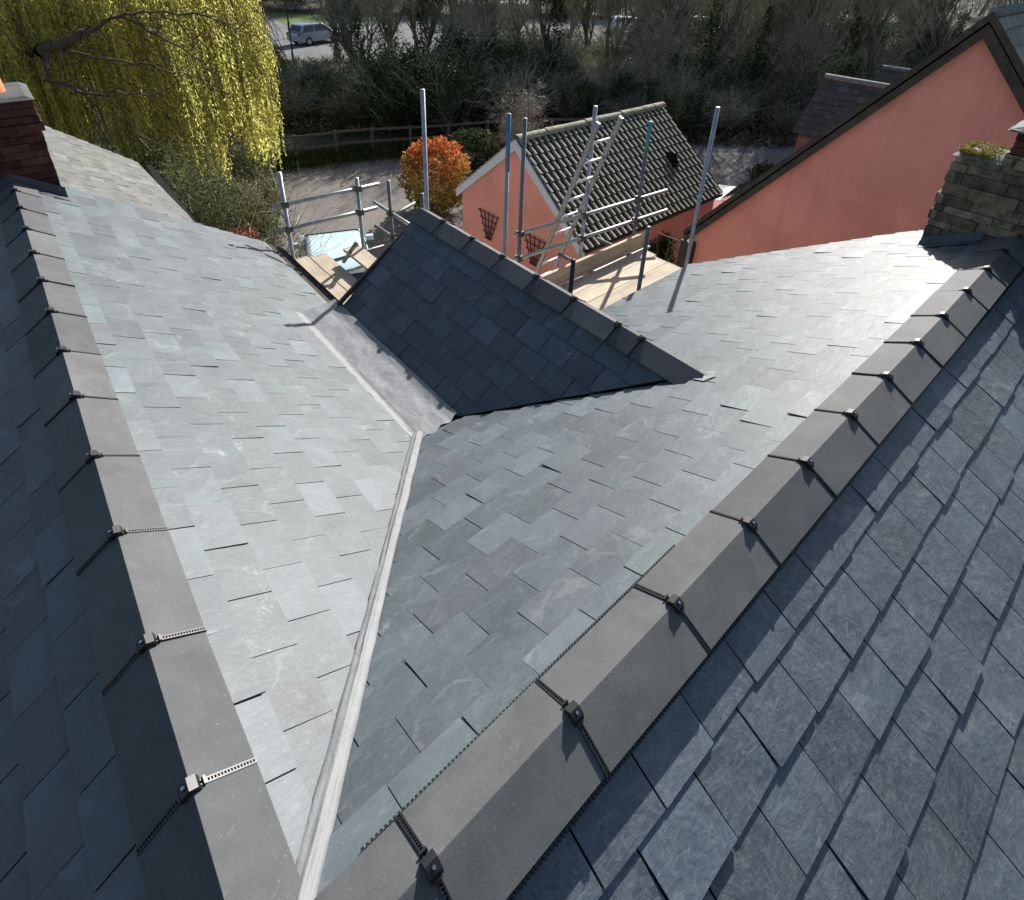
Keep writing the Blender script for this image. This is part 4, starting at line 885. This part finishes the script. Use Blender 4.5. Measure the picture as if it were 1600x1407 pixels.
# leafless trees out of the picture to the right, whose shadows fall across the yard
# dense dark shrubs on the bank
def shrub_mesh(seed, rad, n, size, m, lumps=30, lr=.4, shell=.5):
    rng = np.random.default_rng(seed); P, cl = lumpy(n, rad, rng, lumps, shell, lr); P[:, 2] += rad[2] * .86; P[:, 2] = np.maximum(P[:, 2], .02 * rng.random(n))
    return quads('foliage', leaf_quads(P, size, rng), m, tones(n, rng, cl * .7 + .3 * rng.random(n)))
def stem_mesh(seed, H, n=160, r=.012, spreadv=.8, m=None):
    q = random.Random(seed); s = []
    for _ in range(n):
        p = Vector((q.gauss(0, .3), q.gauss(0, .3), 0)) * min(1, H / 3); d = Vector((q.gauss(0, .3), q.gauss(0, .3), 1)).normalized(); L = H * q.uniform(.6, 1.1); k = 7
        for i in range(k):
            d = (d + Vector((q.gauss(0, .16), q.gauss(0, .16), -.08 * spreadv))).normalized(); p2 = p + d * L / k; s.append((*p, *p2, r * (1 - i / k) + .003, r * (1 - (i + 1) / k) + .003)); p = p2
            if q.random() < .7:
                e = (d + Vector((q.gauss(0, .6), q.gauss(0, .6), q.gauss(0, .3)))).normalized(); s.append((*p, *(p + e * L * .16), .006, .003))
    return segs_mesh('stems', s, m or M_TWIG, 3)
sh = [(shrub_mesh(1, (1.9, 1.7, 1.6), 9000, .12, M_IVY), stem_mesh(1, 3.0)), (shrub_mesh(2, (2.3, 1.8, 2.0), 11000, .13, M_IVY, 40, .34), stem_mesh(2, 3.8)), (shrub_mesh(3, (1.8, 1.6, 1.2), 6000, .11, M_BRAMBLE, 30, .42), stem_mesh(3, 2.4, 260)), (shrub_mesh(4, (2.0, 1.7, 1.5), 4200, .10, M_BRAMBLE, 34, .34), stem_mesh(4, 3.2, 320))]
def put_shrub(d, l, k, s, rz, label=None):
    label = label or '%s %s' % (('low dark ivy mound', 'tall dark ivy thicket', 'brown bramble mound', 'open tangle of pale stems')[k], 'beyond the fence, left of the orange shrub' if l < -2.5 else 'beyond the fence, between the orange shrub and the garage ridge' if l < 2 else 'beyond the fence, over the garage ridge' if l < 8.5 else 'beyond the right part of the fence' if l < 14 else 'on the bank behind the pink house')
    p = FW * d + RT * l; r = root('bank_shrub', (p.x, p.y, G - .1), label, 'shrub', 'overgrown shrubs on the bank beyond the fence', rz); r.scale = (s, s, s * tq.uniform(.85, 1.1))
    link('foliage', sh[k][0], r, True); link('stems', sh[k][1], r, True)
def fence_d(l):       # distance of the fence line at this lateral offset
    best = min(((Vector((x, y, 0)).dot(RT) - l) ** 2, Vector((x, y, 0)).dot(FW)) for x, y in FEN); return best[1]
k = 0
for row, (off, lo, hi) in enumerate([(2.3, -15, 24), (4.9, -15, 26), (7.6, -14, 30), (10.4, -5, 34)]):
    l = lo + row * .7
    while l < hi:
        d = 23.5 + off + max(0, l - 2) * .10 + tq.uniform(-.5, .5); kk = tq.choice([0, 1, 2, 3, 1]) if row < 3 else tq.choice([2, 3, 0]); left = l < -6
        s = tq.uniform(.75, 1.0) * (.85 if left else 1.1) * (1 if l < 3 else .62, 1.0 if l < 3 else .8, 1.05, .95)[row]
        if row == 2 and left: s *= .8
        put_shrub(d, l, kk, s, tq.uniform(0, 6.28)); l += tq.uniform(2.1, 2.9); k += 1
for i in range(17):
    lx = -3.2 + i * 2.5 + tq.uniform(-.5, .5); put_shrub(39.6 + .08 * max(0, lx) + tq.uniform(-.8, .8), lx, tq.choice([1, 3, 1, 2]), tq.uniform(.95, 1.35), tq.uniform(0, 6.28), 'tall thicket at the car park edge ' + ('left of the garage ridge' if lx < 6 else 'over the garage ridge' if lx < 15 else 'above the dark outbuilding roof'))
for i in range(16): put_shrub(tq.uniform(70, 76), -30 + i * 5.2, tq.choice([0, 1]), tq.uniform(1.6, 2.3), tq.uniform(0, 6.28), 'dark shrub in the hedge beyond the car park')
# green undergrowth at the fence foot
rng = np.random.default_rng(12); n = 26000; t_ = rng.random(n) * (len(FEN) - 1); i_ = t_.astype(int); f_ = t_ - i_; FA = np.array(FEN)
px_ = FA[i_] + (FA[i_ + 1] - FA[i_]) * f_[:, None]; P = np.concatenate([px_ + np.stack([rng.normal(0, .5, n), rng.normal(-.1, .5, n)], 1), np.full((n, 1), G)], 1); P[:, 2] += .02
o = link('verge_grass', quads('verge_grass', leaf_quads(P, .26, rng, 1.2, .12), M_GRASSB, tones(n, rng))); tag(o, 'rough grass along the foot of the timber fence', 'grass', kind='stuff')
n = 60000; dd = 24 + rng.random(n) * 16; lw = -16 + rng.random(n) * 46; P = dd[:, None] * np.array(FW)[None] + lw[:, None] * np.array(RT)[None]; P[:, 2] = G + .02 + .25 * rng.random(n) ** 2
o = link('undergrowth', quads('undergrowth', leaf_quads(P, .30, rng, .5, .3), M_BRAMBLE, tones(n, rng))); tag(o, 'brambles and leaf litter covering the bank', 'undergrowth', kind='stuff')
P[:, :2] = P[:, :2] * 1.9 + np.array([3, 3]) 

# weeping willow
wl = root('willow_tree', (1.2, 19.8, G), 'large weeping willow with bright yellow-green hanging shoots at the top left', 'tree')
def skin_limb(name, pts, parent, m):
    mb = MB()
    for (a, ra), (b, rb) in zip(pts[:-1], pts[1:]): mb.tube(a, b, ra, rb, 10, False)
    return mb.build(name, m, parent, True)
trk = [((1.0, 19.8, G), .48), ((1.0, 19.7, -5.6), .40), ((1.15, 19.4, -4.0), .34), ((1.35, 19.0, -2.9), .30)]
skin_limb('trunk', trk, wl, M_BARK)
rng = np.random.default_rng(8); q = random.Random(8); limbs = []; WC = Vector((1.2, 19.3, 0)); WR = 5.45
def crown_top(x, y): rr = math.hypot(x - WC.x, y - WC.y) / WR; return 2.3 - 3.6 * rr ** 2.2
ends = []
for k in range(15):
    a = k / 15 * 6.283 + q.uniform(-.2, .2); p = Vector((1.35, 19.0, -2.9 + q.uniform(-.4, .6))); rr = WR * q.uniform(.72, .98); r = .17
    tgt = Vector((WC.x + math.cos(a) * rr, WC.y + math.sin(a) * rr, 0)); n = 9; prev = p
    for i in range(1, n + 1):
        f = i / n; z = p.z + (crown_top(tgt.x, tgt.y) - p.z) * f + 1.9 * math.sin(f * math.pi) * .8; c = Vector((p.x + (tgt.x - p.x) * f + q.gauss(0, .12), p.y + (tgt.y - p.y) * f + q.gauss(0, .12), z + q.gauss(0, .1)))
        limbs.append((*prev, *c, r, r * .8)); r *= .8; prev = c
        if i > 2:
            for _ in range(4):
                e = c + Vector((q.gauss(0, .9), q.gauss(0, .9), q.uniform(-.3, .5))); mid = (c + e) / 2 + Vector((0, 0, .25)); limbs.append((*c, *mid, r * .5 + .008, r * .3 + .006)); limbs.append((*mid, *e, r * .3 + .006, .006)); ends.append(e)
# the big bare limb that shows dark through the shoots, with lit side branches
def wiggle(pts, amp, n=5):
    out = []
    for (a, ra), (b, rb) in zip(pts[:-1], pts[1:]):
        a, b = Vector(a), Vector(b)
        for i in range(n): f = i / n; out.append((a.lerp(b, f) + Vector((q.gauss(0, amp), q.gauss(0, amp), q.gauss(0, amp))) * (1 if out else 0), ra + (rb - ra) * f))
    return out + [(Vector(pts[-1][0]), pts[-1][1])]
for pts, am in (([((1.35, 19.0, -2.9), .26), ((.6, 16.4, -2.5), .18), ((.80, 13.9, -1.98), .12), ((1.3, 13.65, -1.80), .085), ((1.6, 13.65, -1.62), .035)], .012),
            ([((1.5, 13.6, -1.70), .04), ((2.1, 13.5, -1.42), .028), ((2.75, 13.5, -1.38), .02), ((3.6, 13.4, -1.5), .02), ((4.3, 13.5, -1.85), .01)], .022),
            ([((2.1, 13.5, -1.42), .02), ((2.6, 13.3, -1.75), .025), ((3.2, 13.3, -2.2), .014), ((3.6, 13.3, -2.7), .008)], .022),
            ([((.95, 13.75, -1.95), .035), ((1.7, 13.45, -2.15), .022), ((2.3, 13.3, -2.3), .022), ((3.0, 13.3, -2.55), .012), ((3.5, 13.3, -2.95), .007)], .022),
            ([((2.75, 13.35, -1.38), .02), ((3.1, 13.25, -1.7), .014), ((3.3, 13.2, -2.2), .007)], .03),
            ([((.85, 13.8, -1.98), .06), ((.75, 13.6, -2.5), .035), ((1.5, 13.3, -2.75), .022), ((2.4, 13.3, -2.85), .010)], .03)):
    W_ = wiggle(pts, am)
    for (a, ra), (b, rb) in zip(W_[:-1], W_[1:]):
        ex = (b - a) * .18; limbs.append((*(a - ex), *(b + ex), ra, rb))
        if ra < .09:
            e = b + Vector((q.uniform(.05, .6), q.gauss(0, .12), q.gauss(-.12, .18))); mid = (b + e) / 2 + Vector((0, 0, .06)); limbs.append((*b, *mid, .010, .007)); limbs.append((*mid, *e, .007, .004))
for k in range(520):      # bare brownish shoots hanging among the leafy ones
    an = q.uniform(math.pi, 2 * math.pi) if q.random() < .8 else q.uniform(0, math.pi); rr = WR * q.uniform(.9, 1.02); p = Vector((WC.x + math.cos(an) * rr, WC.y + math.sin(an) * rr, q.uniform(-3.6, -.6)))
    d3 = Vector((q.gauss(.25, .35), q.gauss(0, .1), -.35)).normalized(); L3 = q.uniform(.5, 1.6)
    for i in range(6):
        d3 = (d3 + Vector((q.gauss(0, .12), q.gauss(0, .08), -.28))).normalized(); p2 = p + d3 * L3 / 6; limbs.append((*p, *p2, .008, .006)); p = p2
link('branches', segs_mesh('branches', limbs, M_WTWIG, 7), wl)
# hanging shoots grouped in curtains
NC = 300; cen = []
for k in range(NC):
    a = q.uniform(0, 6.283); rr = WR * math.sqrt(q.uniform(.40, 1.0)); cen.append((WC.x + math.cos(a) * rr, WC.y + math.sin(a) * rr, q.random(), q.uniform(.8, 1.3)))
LP, LT, ST = [], [], []
for (cx, cy, ctone, cl) in cen:
    zt = crown_top(cx, cy) + q.uniform(-.4, .2); rr = math.hypot(cx - WC.x, cy - WC.y) / WR
    zb0 = -5.15 - .55 * (rr > .8) * (cx > 3) + q.uniform(-.5, .6) if rr > .55 else -3.8 + q.uniform(-1.2, .8)
    if q.random() < .38: zb0 += q.uniform(.6, 2.6)
    for s in range(15):
        x, y = cx + q.gauss(0, .13), cy + q.gauss(0, .13); zb = zb0 + q.gauss(0, .35); z1 = zt + q.gauss(0, .5); L = max(.8, z1 - zb)
        ox, oy = (x - WC.x) / WR * .7, (y - WC.y) / WR * .7; n = int(L / .052); zz = z1 - np.arange(n) * (L / n); f = (z1 - zz) / L
        sway = q.uniform(-.10, .10); xs = x + ox * (1 - (1 - f) ** 2) * .35 - ox * .35 + sway * np.sin(f * 5 + q.uniform(0, 6)) * .4 + .05 * f; ys = y + oy * (1 - (1 - f) ** 2) * .35 - oy * .35 + sway * np.cos(f * 4 + 1) * .3
        keep = rng.random(n) < (.97 - .35 * (f < .15)); p = np.stack([xs, ys, zz], 1); LP.append(p[keep]); m_ = keep.sum()
        LT.append(np.stack([np.clip(np.full(m_, ctone * .6 + .4 * q.random()), 0, 1), np.clip(.35 + .3 * rng.random(m_) + .15 * f[keep], 0, 1), rng.random(m_)], 1))
        idx = np.arange(0, n - 4, 4)
        for i in idx: ST.append((*p[i], *p[i + 4], .006, .006))
LP = np.concatenate(LP); LT = np.concatenate(LT)
link('hanging_foliage', quads('hanging_foliage', leaf_quads(LP, .10, rng, 0, .32, .5), M_WILLOW, LT), wl)
link('hanging_shoots', segs_mesh('hanging_shoots', ST, simple('willow_shoot', (.30, .26, .06), .7, .2, nscale=3), 3), wl)

def bush(name, x, y, rad, n, size, m, label, cat='shrub', seed=1, lumps=30, lr=.4, shell=.5, stems=80, sm=None, z=G, group=None):
    r = root(name, (x, y, z), label, cat, group); link('foliage', shrub_mesh(seed, rad, n, size, m, lumps, lr, shell), r, True)
    if stems: link('stems', stem_mesh(seed, rad[2] * 1.55, stems, .014, .7, sm), r, True)
    return r
bush('evergreen_shrub', 2.75, 11.8, (1.28, 1.25, 2.0), 46000, .06, M_EVERG, 'tall dark evergreen bush beside the yard under the right side of the willow', seed=21, lumps=60, lr=.3, stems=200)
bush('evergreen_shrub', 1.55, 13.2, (1.5, 1.35, 2.25), 36000, .065, M_EVERG, 'rounded dark evergreen bush behind the old roof, below the willow', seed=22, lumps=55, lr=.3, stems=220)
bush('evergreen_shrub', 4.1, 15.8, (1.3, 1.2, 1.45), 14000, .08, M_EVERG, 'lower olive bush between the tall evergreen bush and the fence', seed=23, lumps=40, lr=.33, stems=140)
bush('red_leaved_shrub', 1.98, 7.75, (.24, .24, .5), 2600, .045, M_REDS, 'small dark red shrub at the corner of the left eave', seed=25, stems=30, z=-4.45)
cp_ = root('climbing_plant', (10.7, 6.75, G), 'black mass of climbing plant on the garage side wall beside the corner post', 'plant'); link('foliage', shrub_mesh(61, (.62, .16, .9), 5000, .08, M_IVY, 24, .4), cp_, True); link('stems', stem_mesh(61, 1.9, 30, .014), cp_, True)
# trimmed photinia
def clipped(name, x, y, rad, n, size, m, label, seed, red_top=True):
    rng = np.random.default_rng(seed); r = root(name, (x, y, G), label, 'shrub')
    v = rng.normal(size=(n, 3)); v /= np.linalg.norm(v, axis=1)[:, None]; v = v[np.array([noise.noise(Vector(p) * 3.3 + Vector((seed, 0, 0))) > -.24 for p in v])]; n = len(v); rr = 1 - .34 * rng.random(n) ** 1.4 + .05 * np.sin(v[:, 0] * 9) * np.cos(v[:, 1] * 8 + v[:, 2] * 7) + .05 * np.sin(v[:, 0] * 17 + 2) * np.cos(v[:, 2] * 15 + v[:, 1] * 13)
    s = np.sign(v[:, 2]) * np.abs(v[:, 2]) ** .85; P = np.stack([v[:, 0], v[:, 1], s], 1) * rr[:, None] * np.array(rad); P[:, 2] += rad[2] * 1.02
    hgt = P[:, 2] / (2 * rad[2]); t = tones(n, rng); t[:, 0] = np.clip((1.05 - hgt) * 1.1 + rng.normal(0, .16, n), 0, 1) if red_top else t[:, 0]  # leaf colour runs from orange-red tips on top to green below
    link('foliage', quads('foliage', leaf_quads(P, size, rng, .5, .5), m, t), r, True); link('stems', stem_mesh(seed, rad[2] * 1.1, 60, .02), r, True)
clipped('photinia_shrub', 9.35, 13.95, (1.03, 1.03, 1.12), 12000, .11, M_PHOT, 'clipped shrub glowing orange-red at the yard edge, left of the garage', 31)
clipped('clipped_shrub', 12.6, 16.3, (1.05, 1.05, .72), 9000, .09, M_BOX, 'dark clipped domed shrub against the fence behind the garage gable', 32, False)
bush('low_shrub', 8.1, 12.2, (.5, .5, .4), 3000, .07, M_BRAMBLE, 'dead brown low shrub at the foot of the orange clipped shrub', seed=33, stems=90)
# contorted little weeping tree by the garage
b, t = grow(301, 3.6, .07, .95, 5, .1, .55, (2, 4), .22, 1); wt = root('twisted_tree', (13.6, 14.6, G), 'small twisted leafless tree with pale twigs behind the garage gable', 'tree')
M_PALET = simple('pale_twig_bark', (.30, .27, .22), .8, .2, nscale=9, var=.4)
link('trunk', segs_mesh('trunk', b or t[:6], M_BARK, 6), wt, True); link('crown', segs_mesh('crown', [(*s[:6], max(.008, s[6]), max(.006, s[7])) for s in thin(t, 5000, q)], M_PALET, 3), wt, True)
bush('low_shrub', 19.2, 8.6, (.5, .5, .6), 2500, .09, M_GRASSB, 'small yellowish bush beside the shadowed outbuilding', seed=35, stems=40)
# scrap of white plastic snagged on the bank
lt = root('plastic_scrap', (19.2, 23.6, -6.2), 'scrap of white plastic snagged in the dark bank shrubs', 'litter'); mb = MB()
c = Vector((17.6, 21.6, -5.62))
for k in range(5): mb.poly([c + RT * (.09 * k - .2) + Vector((0, 0, .10 - .06 * k)), c + RT * (.09 * (k + 1) - .2) + Vector((0, 0, .05 - .06 * k)), c + RT * (.09 * (k + 1) - .2) + Vector((0, 0, -.03 - .055 * k)) + FW * .03, c + RT * (.09 * k - .2) + Vector((0, 0, -.01 - .05 * k))])
mb.build('crumpled_film', M_WHITE, lt)
print('objects', len(bpy.data.objects), 'polys', sum(len(m.polygons) for m in bpy.data.meshes))
